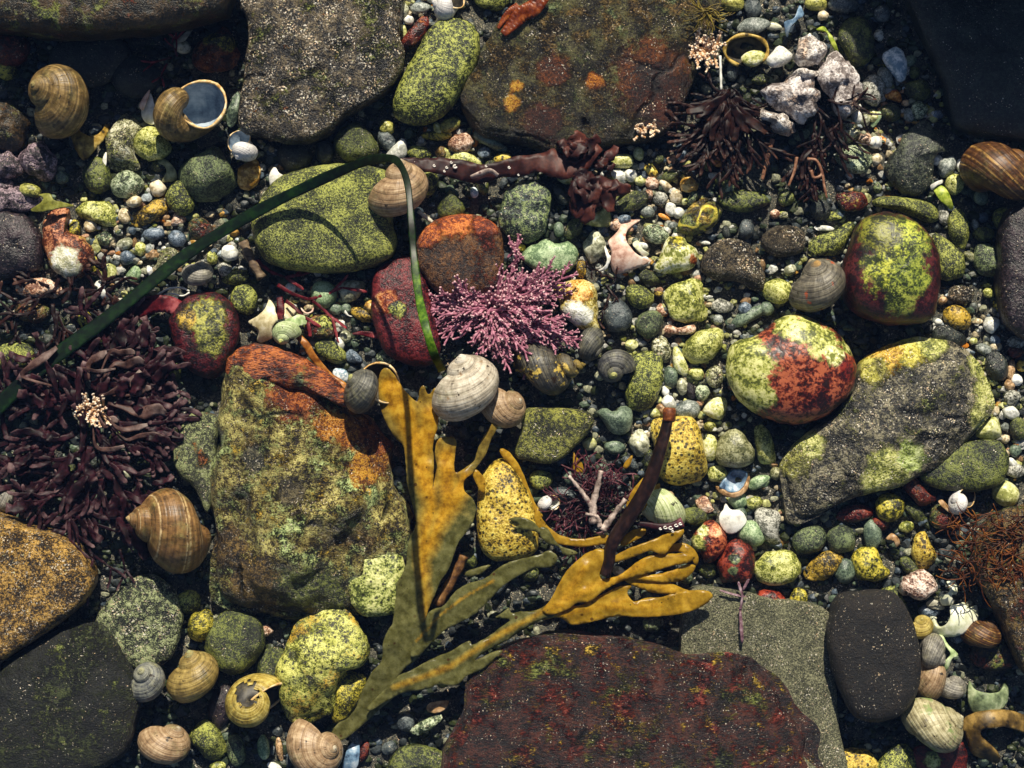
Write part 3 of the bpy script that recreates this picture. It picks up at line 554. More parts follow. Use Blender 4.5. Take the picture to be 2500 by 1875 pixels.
many('b3', [
 ('pgreen', [(110,540),(200,462),(310,412),(400,450),(480,432),(530,420),(592,500),(592,600),(520,692),(400,722),(250,682),(150,622)], 'pale green smooth stone beside the coralline tuft', dict(h=34, z=28)),
 ('creamg', [(640,430),(740,330),(832,442),(800,540),(720,622),(680,592),(640,500)], 'cream grey angular stone beside the pink broken whelk', dict(ang=.5)),
 ('limes', [(600,222),(770,180),(830,110),(882,270),(830,312),(620,282)], 'lime cream slab stone under the red weed tongue', dict(ang=.4)),
 ('limew', [(800,-10),(962,-10),(922,70),(860,112),(800,90)], 'cream lime pebble tip beside the red weed tongue'),
 ('mossd', [(870,170),(940,80),(1050,0),(1172,10),(1182,90),(1120,150),(980,192)], 'dark green glinting stone in the white gravel', dict()),
 ('peach', E(910,285,56,52), 'orange pink pebble beside the broken whelk'),
 ('granite', E(1285,70,62,60), 'pale speckled cube pebble in the white gravel', dict(ang=.7)),
 ('cream', E(1420,50,62,60), 'cream cube pebble in the white gravel', dict(ang=.7)),
 ('peach', E(1190,30,38,52), 'peach chip beside the dark green glinting stone', dict(ang=.5)),
 ('white', E(1375,160,48,62), 'clear white quartz pebble beside the veined ochre stone', dict(ang=.7)),
 ('white', E(1442,190,52,52), 'second clear white quartz pebble, against the veined ochre stone', dict(ang=.7)),
 ('grey', E(1178,180,66,50,-15), 'translucent grey quartz pebble', dict(ang=.5)),
 ('limes', E(1492,92,30,32), 'tiny lime pebble beside the veined ochre stone'),
 ('orange', E(1320,225,60,22,-25), 'brown sliver under the clear quartz'),
 ('veined', [(1430,300),(1500,170),(1600,80),(1700,50),(1762,110),(1812,180),(1740,300),(1580,382),(1450,362)], 'ochre and dark stone crossed by a yellow vein', dict(ang=.5)),
 ('micag', E(1245,370,112,88,-10), 'grey green granite pebble inside the curve of the broken whelk', dict(z=14)),
 ('grey', E(1390,295,50,34), 'dark grey flat pebble beside the veined stone'),
 ('mossd', E(1190,740,98,66,-20), 'dull olive pebble under the lemon stone'),
 ('spark', [(1620,640),(1680,500),(1760,430),(1900,400),(2030,442),(2102,580),(2172,720),(2152,852),(2040,832),(1920,772),(1760,762),(1640,702)], 'brown green glittering stone beside the lemon stone', dict(ang=.4, h=40)),
 ('lime', [(1310,860),(1420,780),(1560,742),(1642,740),(1652,850),(1662,960),(1692,1050),(1640,1112),(1560,1092),(1510,1122),(1380,1082),(1340,980)], 'jagged lime green stone below the lemon stone', dict(ang=1.0, h=44, rough=.08)),
 ('moss', E(1110,900,135,92,-32), 'speckled green oval pebble beside the charcoal pebble'),
 ('darkgrey', E(920,1062,125,137), 'charcoal round pebble beside the yellow and white stone'),
 ('mossg', E(1195,1130,108,130,-15), 'grey green pebble beside the charcoal one'),
 ('peach', E(1290,1015,42,62), 'pinkish crumbly chip beside the jagged lime stone', dict(rough=.2)),
 ('peach', [(1310,1170),(1350,1130),(1450,1160),(1560,1122),(1592,1170),(1550,1212),(1430,1217),(1330,1202)], 'peach bone-shaped fragment below the jagged lime stone', dict(h=14, z=24)),
 ('granite', [(1720,950),(1790,910),(1900,960),(1880,1020),(1800,1035),(1715,1000)], 'pale speckled block pebble in the shade of the glittering stone', dict(ang=.7)),
 ('greyg', [(1820,1100),(1960,1030),(2100,970),(2230,945),(2240,1010),(2080,1092),(1960,1152),(1850,1142)], 'long dark green finger stone beside the rust red stone'),
 ('grey', E(1772,1090,46,46), 'grey pebble at the end of the green finger stone'),
 ('yel', E(1272,865,36,30), 'small yellow chip beside the jagged lime stone'),
 ('lime', [(1470,1340),(1560,1220),(1680,1160),(1792,1160),(1827,1240),(1780,1362),(1680,1452),(1540,1452)], 'lime and moss oval stone beside the rust red stone', dict(h=36)),
 ('mica', E(1290,1340,86,122,22), 'moss and white speckled stone beside the lime candy pebble', dict(ang=.4)),
 ('limew', [(1390,1350),(1420,1310),(1490,1410),(1527,1530),(1490,1567),(1400,1500)], 'long pale lime candy-shaped pebble'),
 ('greyg', E(1370,1575,66,88), 'smooth grey green pebble under the candy pebble'),
 ('lime', E(1590,1545,68,58,-25), 'small lime pebble beside the candy pebble'),
 ('mica', E(1740,1575,80,98), 'white and green flecked pebble touching the rust red stone', dict(ang=.3)),
 ('ochre', E(620,660,46,80), 'ochre chip beside the pale green smooth stone'),
 ('yelmoss', E(90,480,60,40), 'yellow chip between the coralline and the pale green stone'),
 ('mossd', E(1980,90,220,95), 'black green stone in the dark gravel above the glittering brown stone'),
 ('darkgrey', E(2010,330,70,90), 'dark speckled stone beside the glittering brown stone'),
 ('white', E(1660,440,50,18,-10), 'thin white splinter in the black gap', dict(ang=.3)),
 ('greyg', E(430,330,46,66), 'dim green pebble beside the blue green speckled stone'),
])
S('b3', L(lambda loc: rock('stone_lemon', 'limew', sc=260, bump=.3, dark=.15, local=loc)), [(1360,382),(1480,385),(1522,450),(1592,500),(1617,560),(1580,652),(1480,682),(1330,702),(1225,662),(1270,590),(1300,500),(1330,432)], 'lemon cream stone with one rust orange spot', h=34, z=28, ang=.5, local=[('b3',1562,585,42,('#7a2c0c','#c06a30','#d89460')),('b3',1420,430,70,'yelmoss')])
S('b3', L(lambda loc: rock('stone_yellow_white', ('#6a5c1c','#c4ae50','#e8dca0'), sc=320, bump=.6, dark=.2, local=loc)), [(360,830),(480,772),(640,750),(732,800),(752,930),(762,1080),(792,1200),(700,1192),(560,1142),(470,1052),(420,930)], 'stone half amber yellow and half chalk white beside the coralline tuft', h=38, z=26, ang=.4, local=[('b3',590,840,120,('#8a5a14','#d09a34','#e8cc80')),('b3',560,1040,100,('#c8c8b8','#eceade','#f6f4ee')),('b3',640,1060,80,('#c8c8b0','#eceade','#f6f4ee'))])
S('F', 'moss', [(1368,766),(1420,760),(1432,800),(1426,850),(1400,886),(1360,882),(1350,850),(1362,810)], 'tall olive green stone behind the dark winkle with a yellow tip', h=34, z=22)
many('b4', [
 ('mossd', E(200,60,75,75), 'dim green pebble beneath the twiggy red weed'),
 ('redmoss', [(630,20),(850,20),(892,140),(720,182),(640,120)], 'brown red and green stone above the crimson boulder'),
 ('moss', E(590,215,115,36,3), 'thin mossy ledge stone above the white splinter'),
 ('moss', [(930,90),(1020,50),(1200,60),(1400,100),(1482,170),(1482,250),(1400,272),(1200,192),(1020,142),(940,130)], 'long mossy log-shaped stone above the crimson boulder', dict(h=36)),
 ('spark', E(190,430,195,145,5), 'brown black glittering stone beside the shaded gap'),
 ('moss', [(390,522),(430,400),(600,340),(740,258),(792,280),(720,432),(650,542),(480,552)], 'mossy wedge stone behind the banded winkle on the crimson boulder', dict(ang=.4)),
 ('peach', E(110,200,48,42), 'pink white pebble in the dark gravel', dict(ang=.5)),
 ('mica', E(180,212,42,36), 'sparkling white chip beside the pink white pebble'),
 ('white', E(520,318,88,26,-3), 'long white splinter above the mossy wedge'),
 ('granite', E(1530,200,48,100,4), 'grey upright pebble beside the mossy log'),
 ('moss', E(1660,320,95,175,8), 'tall mossy stone beside the grey upright pebble'),
 ('mossd', E(1870,370,102,64), 'dark green pebble beside the tall mossy stone'),
 ('grey', E(1800,290,32,52,15), 'small grey pebble between two mossy stones'),
 ('olivegrey', E(1760,560,66,38,-30), 'olive flat pebble behind the crimson boulder'),
 ('moss', [(1440,380),(1540,400),(1680,530),(1722,680),(1650,752),(1500,732)], 'mossy stone pressed against the crimson boulder', dict(ang=.3)),
 ('mossg', E(1900,590,112,155,10), 'speckled dark green stone near the purple rock'),
 ('limew', E(2000,760,36,78,8), 'white green finger pebble near the purple rock'),
 ('lime', E(1915,868,52,40,-25), 'lime pebble below the speckled dark stone'),
 ('yelmoss', E(2010,960,60,62), 'yellow green pebble near the pool edge'),
 ('lime', E(2115,1040,62,42,-20), 'lime chip near the pool edge'),
 ('moss', E(2040,250,90,110,30), 'mossy stone beside the purple rock'),
 ('lime', E(130,850,130,112), 'lime and red mottled stone beside the barnacled winkle'),
 ('greyg', E(40,1000,60,62), 'dark green pebble behind the rust red stone'),
 ('spark', E(1680,880,112,82), 'black glittering stone in the pale gravel', dict(ang=.4)),
 ('ochre', E(1640,1075,132,108,-28), 'ochre brown pebble in the pale gravel'),
 ('tan', E(1525,930,42,34,20), 'tan pebble beside the crimson boulder'),
 ('white', E(1490,1110,33,30), 'white round pebble beside the crimson boulder'),
 ('white', [(1910,1060),(2012,1090),(1990,1162),(1930,1212),(1865,1140)], 'largest white quartz pebble of the pale gravel', dict(ang=.5)),
 ('cream', E(1820,1105,46,28,5), 'cream flat pebble beside the largest white quartz'),
 ('dark', E(1580,1240,150,100,-15), 'black green stone in the pale gravel above the long slate', dict(ang=.4)),
 ('limes', E(1785,1270,36,30), 'lime pebble in the pale gravel'),
 ('cream', E(1978,1322,52,46), 'cream angular pebble in the pale gravel', dict(ang=.5)),
 ('grey', E(1870,1340,72,46,-30), 'grey white quartz pebble in the pale gravel', dict(ang=.5)),
 ('granite', E(2150,1280,82,52), 'pinkish grey pebble at the rim of the pale gravel'),
 ('redc', E(2140,1370,72,50), 'dark red pebble at the rim of the pale gravel'),
 ('dark', E(1980,1480,100,140,15), 'black stone between gravel and long slate'),
 ('tan', E(2100,1510,40,92,-8), 'tan upright pebble beside the black stone'),
 ('yel', E(2195,1480,52,50), 'yellow pebble at the pool edge'),
 ('white', E(2150,1600,52,55), 'white knob below the tan upright pebble', dict(ang=.4)),
 ('greyg', E(1850,60,60,70), 'grey green pebble beside the yellow leaf'),
])
many('c3', [
 ('greyg', [(750,252),(820,225),(900,262),(960,207),(1042,240),(1057,340),(1000,442),(880,442),(810,352)], 'green heart-shaped stone above the purple red weed', dict(h=34, z=22)),
 ('white', E(1328,85,34,46,10), 'white slim pebble above the kelp stalk tip'),
 ('creamg', E(1470,50,52,72,15), 'pale grey flake beside the purple pebble', dict(ang=.5)),
 ('purple', E(1540,75,45,80,15), 'purple brown pebble above the grey stone'),
 ('micag', E(1640,100,62,66), 'grey green granite pebble below the flecked one', dict(ang=.4)),
 ('white', [(1295,170),(1360,110),(1425,190),(1410,240),(1330,235)], 'white shell-like chip behind the kelp stalk tip', dict(ang=.4)),
 ('limes', E(1275,158,24,36), 'tiny lime pebble beside the white shell-like chip'),
 ('grey', E(1520,245,112,90,10), 'mid grey rough stone beside the kelp stalk tip', dict(ang=.3)),
 ('limew', [(1640,252),(1722,150),(1832,140),(1852,210),(1800,332),(1700,302)], 'pale lime stone with black dots near the rust red stone', dict(ang=.5)),
 ('limes', E(1240,272,50,40), 'dim lime pebble beside the kelp stalk'),
 ('creamg', [(1050,450),(1110,400),(1182,470),(1192,600),(1100,642),(1018,530)], 'grey cream angular stone beside the bright yellow stone', dict(ang=.6)),
 ('limew', E(1705,565,68,120,3), 'white lime pebble between the yellow and the grey dome stones'),
 ('olive', E(1712,385,62,46,10), 'olive lime pebble above the grey dome stone'),
 ('olivegrey', [(1820,432),(1950,410),(2052,530),(2084,640),(2020,722),(1880,732),(1760,682),(1760,570)], 'grey olive dome stone above the blue white half shell', dict(h=44, z=26)),
 ('lime', E(1765,785,92,72), 'round lime pebble beneath the grey dome stone'),
 ('lime', [(2080,382),(2180,390),(2240,520),(2262,680),(2180,707),(2110,662)], 'tall lime stone beside the long slate'),
 ('pgreen', E(2115,855,102,52,25), 'pale green cigar pebble beside the blue white half shell'),
 ('limes', E(690,530,66,52), 'lime pebble above the purple red weed'),
 ('peach', [(1580,1010),(1670,970),(1722,1060),(1742,1102),(1640,1112)], 'peach chip beside the tiny whelk', dict(ang=.5, h=12)),
 ('lime', [(2000,1010),(2090,970),(2150,1000),(2130,1060),(2040,1080)], 'red and lime little stone above the pale green pebble', dict()),
 ('pgreen', E(1940,1010,82,72), 'pale green pebble beside the chalk white shell piece'),
 ('pgreen', E(2060,1290,112,122,30), 'pale green flat stone beside the grey speckled stone'),
 ('mossd', E(1690,1600,85,65), 'mossy pebble under the rockweed fan'),
 ('moss', E(280,830,105,85), 'mossy stone beneath the purple red weed'),
 ('mossd', E(1570,1140,118,78,-15), 'dull green stone behind the ribbed pale winkle'),
 ('greyg', E(900,560,90,60), 'dim grey stone above the purple red weed'),
])
S('c3', L(lambda loc: rock('stone_red_orange', ('#260a06','#6a2010','#b4623a'), sc=300, bump=.5, rough=.4, local=loc)), [(1690,1170),(1780,1210),(1847,1330),(1812,1442),(1700,1542),(1620,1452),(1560,1422),(1550,1322),(1620,1232)], 'red orange stone with lime side next to the chalk white shell piece', h=40, z=26, local=[('c3',1580,1370,70,'lime'),('c3',1640,1250,50,'limew'),('c3',1740,1250,60,('#7a2c10','#cc7a48','#eeb88c'))])
S('c3', L(lambda loc: rock('stone_brick_red', ('#1c0706','#4c130d','#8a3a26'), sc=300, bump=.5, rough=.4, local=loc)), [(1920,1330),(2040,1380),(2087,1520),(2052,1670),(1950,1700),(1800,1680),(1770,1542),(1840,1400)], 'brick red stone with grey flecks next to the mossy lime stone', h=40, z=28, local=[('c3',1900,1490,40,'mossg'),('c3',1880,1590,40,'mossg')])
S('c4', 'granite', [(-40,1070),(110,1090),(162,1150),(142,1300),(172,1382),(90,1382),(-10,1310),(-60,1200)], 'grey speckled stone below the tip of the long slate', ang=.4)
S('F', 'lime', [(1625,1225),(1660,1192),(1708,1190),(1732,1225),(1712,1256),(1655,1264)], 'mossy lime stone beside the brick red stone', h=30, z=24)
many('c4', [
 ('redc', [(1170,860),(1240,775),(1312,830),(1400,940),(1482,1000),(1420,1042),(1340,1062),(1260,982)], 'long brick red stone below the dark green oval', dict(h=26, z=26)),
 ('redmoss', [(1430,1050),(1520,1030),(1600,1130),(1642,1240),(1520,1262),(1420,1200)], 'red and yellow mottled stone at the end of the long red one'),
 ('mossd', [(1180,960),(1240,990),(1380,1120),(1400,1220),(1300,1180),(1210,1080)], 'dark green stone underneath the long red one'),
 ('yelmoss', E(1075,1062,132,125), 'round olive yellow stone below the long slate', dict(h=34)),
 ('redc', E(780,1120,162,76,10), 'dark red spindle stone striped with grey'),
 ('mossg', E(400,1340,162,118,25), 'dark speckled green stone below the spindle stone'),
 ('mossg', E(665,1335,128,122), 'green and brown stone beside the dark speckled one'),
 ('ochre', [(350,1600),(500,1450),(622,1440),(702,1500),(640,1600),(540,1680),(380,1680)], 'rough ochre grey stone beside the mossy lime stone', dict(ang=.5)),
 ('greyg', E(700,1600,92,112), 'green grey stone between ochre and yellow moss stones'),
 ('yelmoss', [(750,1480),(870,1390),(962,1420),(1022,1540),(1092,1622),(1000,1682),(830,1680),(780,1582)], 'yellow moss stone above the black boulder', dict(ang=.4)),
 ('yel', [(1300,1290),(1380,1270),(1412,1350),(1472,1480),(1400,1592),(1320,1582),(1260,1480),(1270,1380)], 'smooth yellow stone at the edge of the stringy weed', dict(h=34)),
 ('lime', E(1220,1232,72,46,10), 'lime pebble above the smooth yellow stone'),
 ('limes', E(2060,950,118,112), 'grey lime round stone above the stringy weed'),
 ('greyg', E(930,1300,80,130), 'dark grey green stone behind the tan crescent chip'),
 ('redc', E(1000,1210,80,60), 'small dark red stone under the olive yellow one'),
 ('tan', E(2090,35,46,48), 'tan pebble beside the end of the long slate'),
 ('granite', E(2110,135,72,62), 'grey white pebble beside the end of the long slate', dict(ang=.5)),
 ('white', [(2030,240),(2120,210),(2180,280),(2140,330),(2060,310)], 'white flat chip beside the end of the long slate', dict(ang=.4)),
 ('mossd', E(2170,410,80,105), 'mossy dark stone at the pool edge beside the slate'),
 ('cream', E(2052,490,42,40), 'cream pebble under the slate tip'),
 ('limes', [(1800,440),(1950,300),(2002,350),(2012,482),(1860,492)], 'dull lime wedge between slate and dark green oval', dict(ang=.4)),
 ('white', E(2110,690,52,36,-30), 'white chip beside the dark green oval', dict(ang=.5)),
 ('granite', E(2140,760,82,60), 'mossy grey pebble beside the dark green oval'),
 ('pgreen', E(25,850,42,52), 'pale green pebble beside the slate edge'),
 ('olivegrey', E(120,780,50,60), 'olive pebble beside the slate edge'),
])
many('d4', [
 ('yelmoss', E(310,235,78,105,-10), 'yellow lime stone behind the red and cream stone'),
 ('granite', E(465,352,72,66), 'cream and grey speckled pebble beside the black boulder'),
 ('moss', [(980,180),(1120,120),(1200,240),(1242,340),(1100,262)], 'mossy wedge behind the black boulder'),
 ('yel', [(660,1520),(850,1490),(952,1570),(1000,1720),(640,1740)], 'amber yellow stone cut by the lower edge', dict()),
 ('tan', [(420,1640),(480,1550),(640,1520),(660,1600),(650,1740),(420,1740)], 'tan rimmed grey stone cut by the lower edge', dict()),
 ('moss', [(990,1580),(1180,1450),(1302,1540),(1335,1660),(1300,1740),(1000,1740)], 'green mossy stone cut by the lower edge', dict()),
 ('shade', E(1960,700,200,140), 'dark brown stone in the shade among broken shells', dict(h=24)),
])
S('d4', L(lambda loc: rock('stone_red_cream', ('#200705','#5e140d','#9c3e26'), sc=300, bump=.6, rough=.4, local=loc)), [(-20,170),(110,160),(202,230),(302,312),(200,412),(60,392),(-40,320),(-60,240)], 'crimson stone with a cream and olive centre', h=30, z=24, local=[('d4',100,310,85,('#5a4a18','#cdb878','#e8dca8')),('d4',120,300,26,'olive')])
S('d4', L(lambda loc: rock('stone_red_base', ('#1e0806','#45120e','#702418'), sc=360, bump=.6, local=loc)), [(1280,1500),(1500,1460),(1700,1450),(1742,1660),(1742,1780),(1330,1780)], 'dark red flat stone with a lime smear cut by the lower edge', h=20, z=24, p=4, local=[('d4',1430,1580,70,'lime')])
many('d1', [
 ('moss', E(1585,262,122,108), 'mossy green pebble beside the foot of the huge boulder', dict()),
 ('yelmoss', E(1690,460,105,152,-22), 'yellow green egg stone above the brown winkle', dict(z=34)),
 ('moss', [(1590,1380),(1720,1245),(1802,1280),(1912,1450),(1902,1560),(1780,1592),(1680,1500)], 'glossy moss green stone beside the tan winkle', dict(ang=.4)),
 ('mossg', E(1990,1510,80,145,12), 'grey and moss striped stone beside the glossy green one'),
 ('purple', E(1865,1140,105,200,-10), 'dim purple brown stone between the brown and holed winkles', dict(h=26)),
 ('lime', E(1835,1645,75,45), 'lime pebble at the lower edge'),
])
S('F', 'mossd', [(455,1342),(510,1318),(562,1340),(572,1400),(532,1452),(480,1452),(442,1400)], 'dark mossy stone at the foot of the huge boulder', h=40, z=30, ang=.4)
S('F', 'mossd', [(560,1410),(610,1400),(620,1450),(600,1490),(560,1470)], 'dark green stone beside the crooked lime stone', h=30, z=20)
many('d2', [
 ('pgreen', E(80,1490,54,112,5), 'pale green upright pebble at the lower edge'),
 ('micag', [(1310,1350),(1420,1262),(1580,1205),(1572,1272),(1400,1385)], 'golden glinting sliver in the shade of the rockweed', dict(z=30)),
 ('mossd', [(1120,1640),(1200,1510),(1350,1450),(1550,1500),(1652,1562),(1620,1720),(1140,1720)], 'dark moss stone cut by the lower edge under the red slab'),
 ('redc', E(925,1530,42,95,-22), 'small bright red stone beside the blue mussel'),
 ('micag', E(1700,1610,56,70), 'cream sparkling chip at the lower edge'),
 ('tan', E(215,1500,30,110,8), 'brown splinter at the lower edge'),
 ('white', E(170,1650,70,34,-20), 'white chip at the lower edge beside the tan winkle'),
 ('peach', E(100,500,58,50), 'peach crumb beside the mossy foot of the huge boulder', dict(rough=.2)),
])
# ------------------------------------------------------------------ the bed and its gravel
def ground():
    n = 120; wpx, hpx = 4200, 3400; V = []; F = []
    for j in range(n+1):
        for i in range(n+1):
            x = -850+wpx*i/n; y = -760+hpx*j/n
            z = -7+6*noise.noise(Vector((x*.006, y*.006, 0)))+4*noise.noise(Vector((x*.02, y*.02, 3)))
            V.append(tuple(W(x, y, z)))
    for j in range(n):
        for i in range(n):
            a = j*(n+1)+i; F.append((a, a+n+1, a+n+2, a+1))
    o = link_mesh('pool_bed', V, F, M('bed')); tag(o, 'dark sandy bed of the tide pool under the gravel', 'ground', kind='structure')
    # the shore beyond, one broad sheet that reaches far out
    s = link_mesh('ground', [(-40, -40, -.012), (40, -40, -.012), (40, 40, -.012), (-40, 40, -.012)], [(0, 1, 2, 3)], M('bed')); tag(s, 'dark wet shore stretching out around the tide pool', 'ground', kind='structure')
ground()
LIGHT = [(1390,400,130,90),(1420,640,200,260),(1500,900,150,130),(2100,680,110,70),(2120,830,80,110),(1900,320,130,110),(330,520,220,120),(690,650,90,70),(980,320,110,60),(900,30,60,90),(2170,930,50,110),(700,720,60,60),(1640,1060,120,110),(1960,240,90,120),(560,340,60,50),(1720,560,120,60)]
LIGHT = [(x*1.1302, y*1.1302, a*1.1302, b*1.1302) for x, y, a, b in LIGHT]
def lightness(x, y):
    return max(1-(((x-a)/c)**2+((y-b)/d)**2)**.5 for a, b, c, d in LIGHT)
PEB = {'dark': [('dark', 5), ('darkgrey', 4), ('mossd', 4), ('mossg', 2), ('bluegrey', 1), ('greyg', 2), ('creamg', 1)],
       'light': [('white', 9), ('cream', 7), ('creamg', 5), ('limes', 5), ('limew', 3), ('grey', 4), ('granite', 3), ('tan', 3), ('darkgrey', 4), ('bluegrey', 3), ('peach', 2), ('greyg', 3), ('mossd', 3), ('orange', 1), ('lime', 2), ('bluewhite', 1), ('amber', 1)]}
def pick(r, key):
    t = PEB[key]; s = r.uniform(0, sum(w for _, w in t))
    for k, w in t:
        s -= w
        if s <= 0: return k
    return t[-1][0]
GRID = {}
def inside_any(x, y, grow=0):
    for q, mn, mx in BOX:
        if mn[0]-grow < x < mx[0]+grow and mn[1]-grow < y < mx[1]+grow:
            c = q.mean(0); qx = c[0]+(x-c[0])/(1+grow/60); qy = c[1]+(y-c[1])/(1+grow/60)
            j = False; n = len(q); k = n-1
            for i in range(n):
                if (q[i, 1] > qy) != (q[k, 1] > qy) and qx < (q[k, 0]-q[i, 0])*(qy-q[i, 1])/(q[k, 1]-q[i, 1])+q[i, 0]: j = not j
                k = i
            if j: return True
    return False
def gravel():
    """grit too fine to count: one sheet of tiny stones, each with a colour of its own"""
    bm = bmesh.new(); bmesh.ops.create_icosphere(bm, subdivisions=2, radius=1)
    bv = np.array([v.co[:] for v in bm.verts]); bf = np.array([[v.index for v in f.verts] for f in bm.faces]); bm.free()
    r = np.random.RandomState(4); rr = random.Random(4); Vs = []; Fs = []; Cs = []; n = 0
    for i in range(27500):
        x, y = r.uniform(-330, 2830), r.uniform(-260, 2140); lt = lightness(x, y)
        fine = lt > 0
        sz = r.uniform(4, 12) if fine and r.rand() < .7 else r.uniform(5, 15)
        A = np.linalg.qr(r.normal(size=(3, 3)))[0]; s = sz*np.array([r.uniform(.8, 1.3), r.uniform(.7, 1.1), r.uniform(.5, .8)])
        p = bv*(1+.1*r.normal(size=(len(bv), 1)).clip(-1.3, 1.3))
        for _ in range(5):
            nn = r.normal(size=3); nn /= np.linalg.norm(nn); dd = p@nn; lm = r.uniform(.45, .8); p = p-np.maximum(dd-lm, 0)[:, None]*nn*.9
        p = (p@A)*np.array([1, 1, 1])*s; 
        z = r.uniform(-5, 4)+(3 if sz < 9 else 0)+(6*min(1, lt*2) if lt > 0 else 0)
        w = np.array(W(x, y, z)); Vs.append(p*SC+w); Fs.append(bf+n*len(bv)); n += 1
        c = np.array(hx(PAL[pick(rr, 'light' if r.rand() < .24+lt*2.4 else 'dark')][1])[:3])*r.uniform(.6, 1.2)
        Cs.append(np.tile(np.append(c.clip(0, .85), 1), (len(bv), 1)))
    V = np.concatenate(Vs); F = np.concatenate(Fs); C = np.concatenate(Cs); 
    N = NT('grit'); a = N.n('Attribute'); a.attribute_name = 'tone'; tc = N.n('TexCoord')
    nz = N.noise(tc.outputs['Object'], 900, 4, .7)
    N.l(N.mix(1.0, a.outputs['Color'], N.ramp(nz, ('#6a6a6a', '#ffffff'), (.3, .65)), 'MULTIPLY'), N.b.inputs['Base Color'])
    N.b.inputs['Roughness'].default_value = .45; N.b.inputs['Specular IOR Level'].default_value = .3
    o = link_mesh('gravel', V.tolist(), F.tolist(), N.m, smooth=False)
    at = o.data.attributes.new('tone', 'FLOAT_COLOR', 'POINT'); at.data.foreach_set('color', C.ravel())
    tag(o, 'fine mixed grit and shell crumbs between the stones', 'gravel', kind='stuff')
gravel()
REFS = [(1060,680,'the pink coralline tuft'),(1700,800,'the rust red and lime stone'),(1925,590,'the crimson boulder'),(1920,930,'the long slate slab'),(700,470,'the big green boulder'),(945,150,'the green oval stone'),(650,1050,'the huge mottled boulder'),(1350,535,'the broken pink whelk'),(1430,560,'the lemon cream stone'),(1330,790,'the dark winkle with a yellow tip'),(1470,960,'the bright yellow stone'),(1330,910,'the green heart stone'),(1600,1050,'the blue white half shell'),(1580,1125,'the chalk white shell piece'),(1430,1110,'the ribbed pale winkle'),(2150,375,'the brown banded winkle'),(1740,200,'the white crust'),(1610,105,'the hollow ring shell'),(1400,180,'the patchy slab'),(1000,355,'the dulse strap'),(860,395,'the winkle at the eelgrass bend'),(425,580,'the small grey winkle'),(420,240,'the big open winkle'),(130,215,'the long spired winkle'),(190,290,'the crescent shell'),(440,750,'the crimson and green stone'),(570,700,'the cream star shell'),(150,560,'the rusty white-eyed stone'),(1880,1410,'the black boulder'),(2050,1310,'the curled white shell'),(1800,1150,'the tip of the slate'),(1660,1225,'the mossy lime stone'),(1450,370,'the white gravel'),(2100,690,'the pale gravel'),(1560,640,'the jagged lime stone'),(1250,640,'the yellow and white stone'),(1330,690,'the charcoal pebble'),(1590,580,'the glittering brown stone'),(990,520,'the red brown rounded stone'),(350,1605,'the tan winkle'),(412,1460,'the brown winkle'),(553,1510,'the holed winkle'),(690,1440,'the crooked lime stone'),(1140,450,'the blue green speckled stone'),(1860,390,'the dark slate wedge'),(2085,1010,'the dark green oval'),(1990,1130,'the long brick red stone'),(670,830,'the orange weed strip'),(340,430,'the mossy pitted stone'),(460,390,'the three-cornered stone')]
TONE = {'limew': 'lime white', 'white': 'white', 'cream': 'cream', 'creamg': 'greyish cream', 'limes': 'pale lime', 'grey': 'grey', 'granite': 'speckled grey', 'tan': 'tan', 'darkgrey': 'charcoal', 'bluegrey': 'blue grey', 'peach': 'peach', 'greyg': 'grey green', 'mossd': 'dark green', 'mossg': 'dull green', 'orange': 'orange', 'lime': 'lime', 'bluewhite': 'bluish white', 'amber': 'amber', 'dark': 'black'}
def scatter():
    """loose pebbles that lie in the gaps between the named stones"""
    r = random.Random(21); placed = []; seen = set(); tries = 0
    while len(placed) < 112 and tries < 14000:
        tries += 1
        x, y = r.uniform(5, 2495), r.uniform(5, 1870); lt = lightness(x, y)
        if r.random() > (.9 if lt > 0 else .3): continue
        sz = r.uniform(12, 19) if lt > 0 else r.uniform(15, 26)
        if inside_any(x, y, sz*.75): continue
        if any((x-a)**2+(y-b)**2 < (sz+c)**2*.72 for a, b, c in placed): continue
        k = pick(r, 'light' if r.random() < .35+lt else 'dark')
        rf = sorted(REFS, key=lambda q: (q[0]*1.1302-x)**2+(q[1]*1.1302-y)**2)
        size = 'tiny' if sz < 12 else 'small' if sz < 18 else 'medium'
        shape = r.choice(['rounded', 'angular', 'oval'])
        lab = None
        for A in (f'{size} {shape} {TONE[k]} pebble beside {rf[0][2]}', f'{size} {shape} {TONE[k]} pebble between {rf[0][2]} and {rf[1][2]}', f'{size} {shape} {TONE[k]} pebble between {rf[0][2]} and {rf[2][2]}'):
            if A not in seen and len(A.split()) <= 16: lab = A; break
        if lab is None: continue
        seen.add(lab)
        e = {'rounded': (1, 1), 'angular': (1.1, .85), 'oval': (1.3, .75)}[shape]
        S('F', k, [(p[0]*.8848, p[1]*.8848) for p in E(x, y, sz*e[0], sz*e[1], r.uniform(0, 180), 8)], lab, h=sz*.75, z=7+sz*.2, ang=.8 if shape == 'angular' else .12, res=18, name='pebble')
        placed.append((x, y, sz))
    print('scattered', len(placed), 'tries', tries)
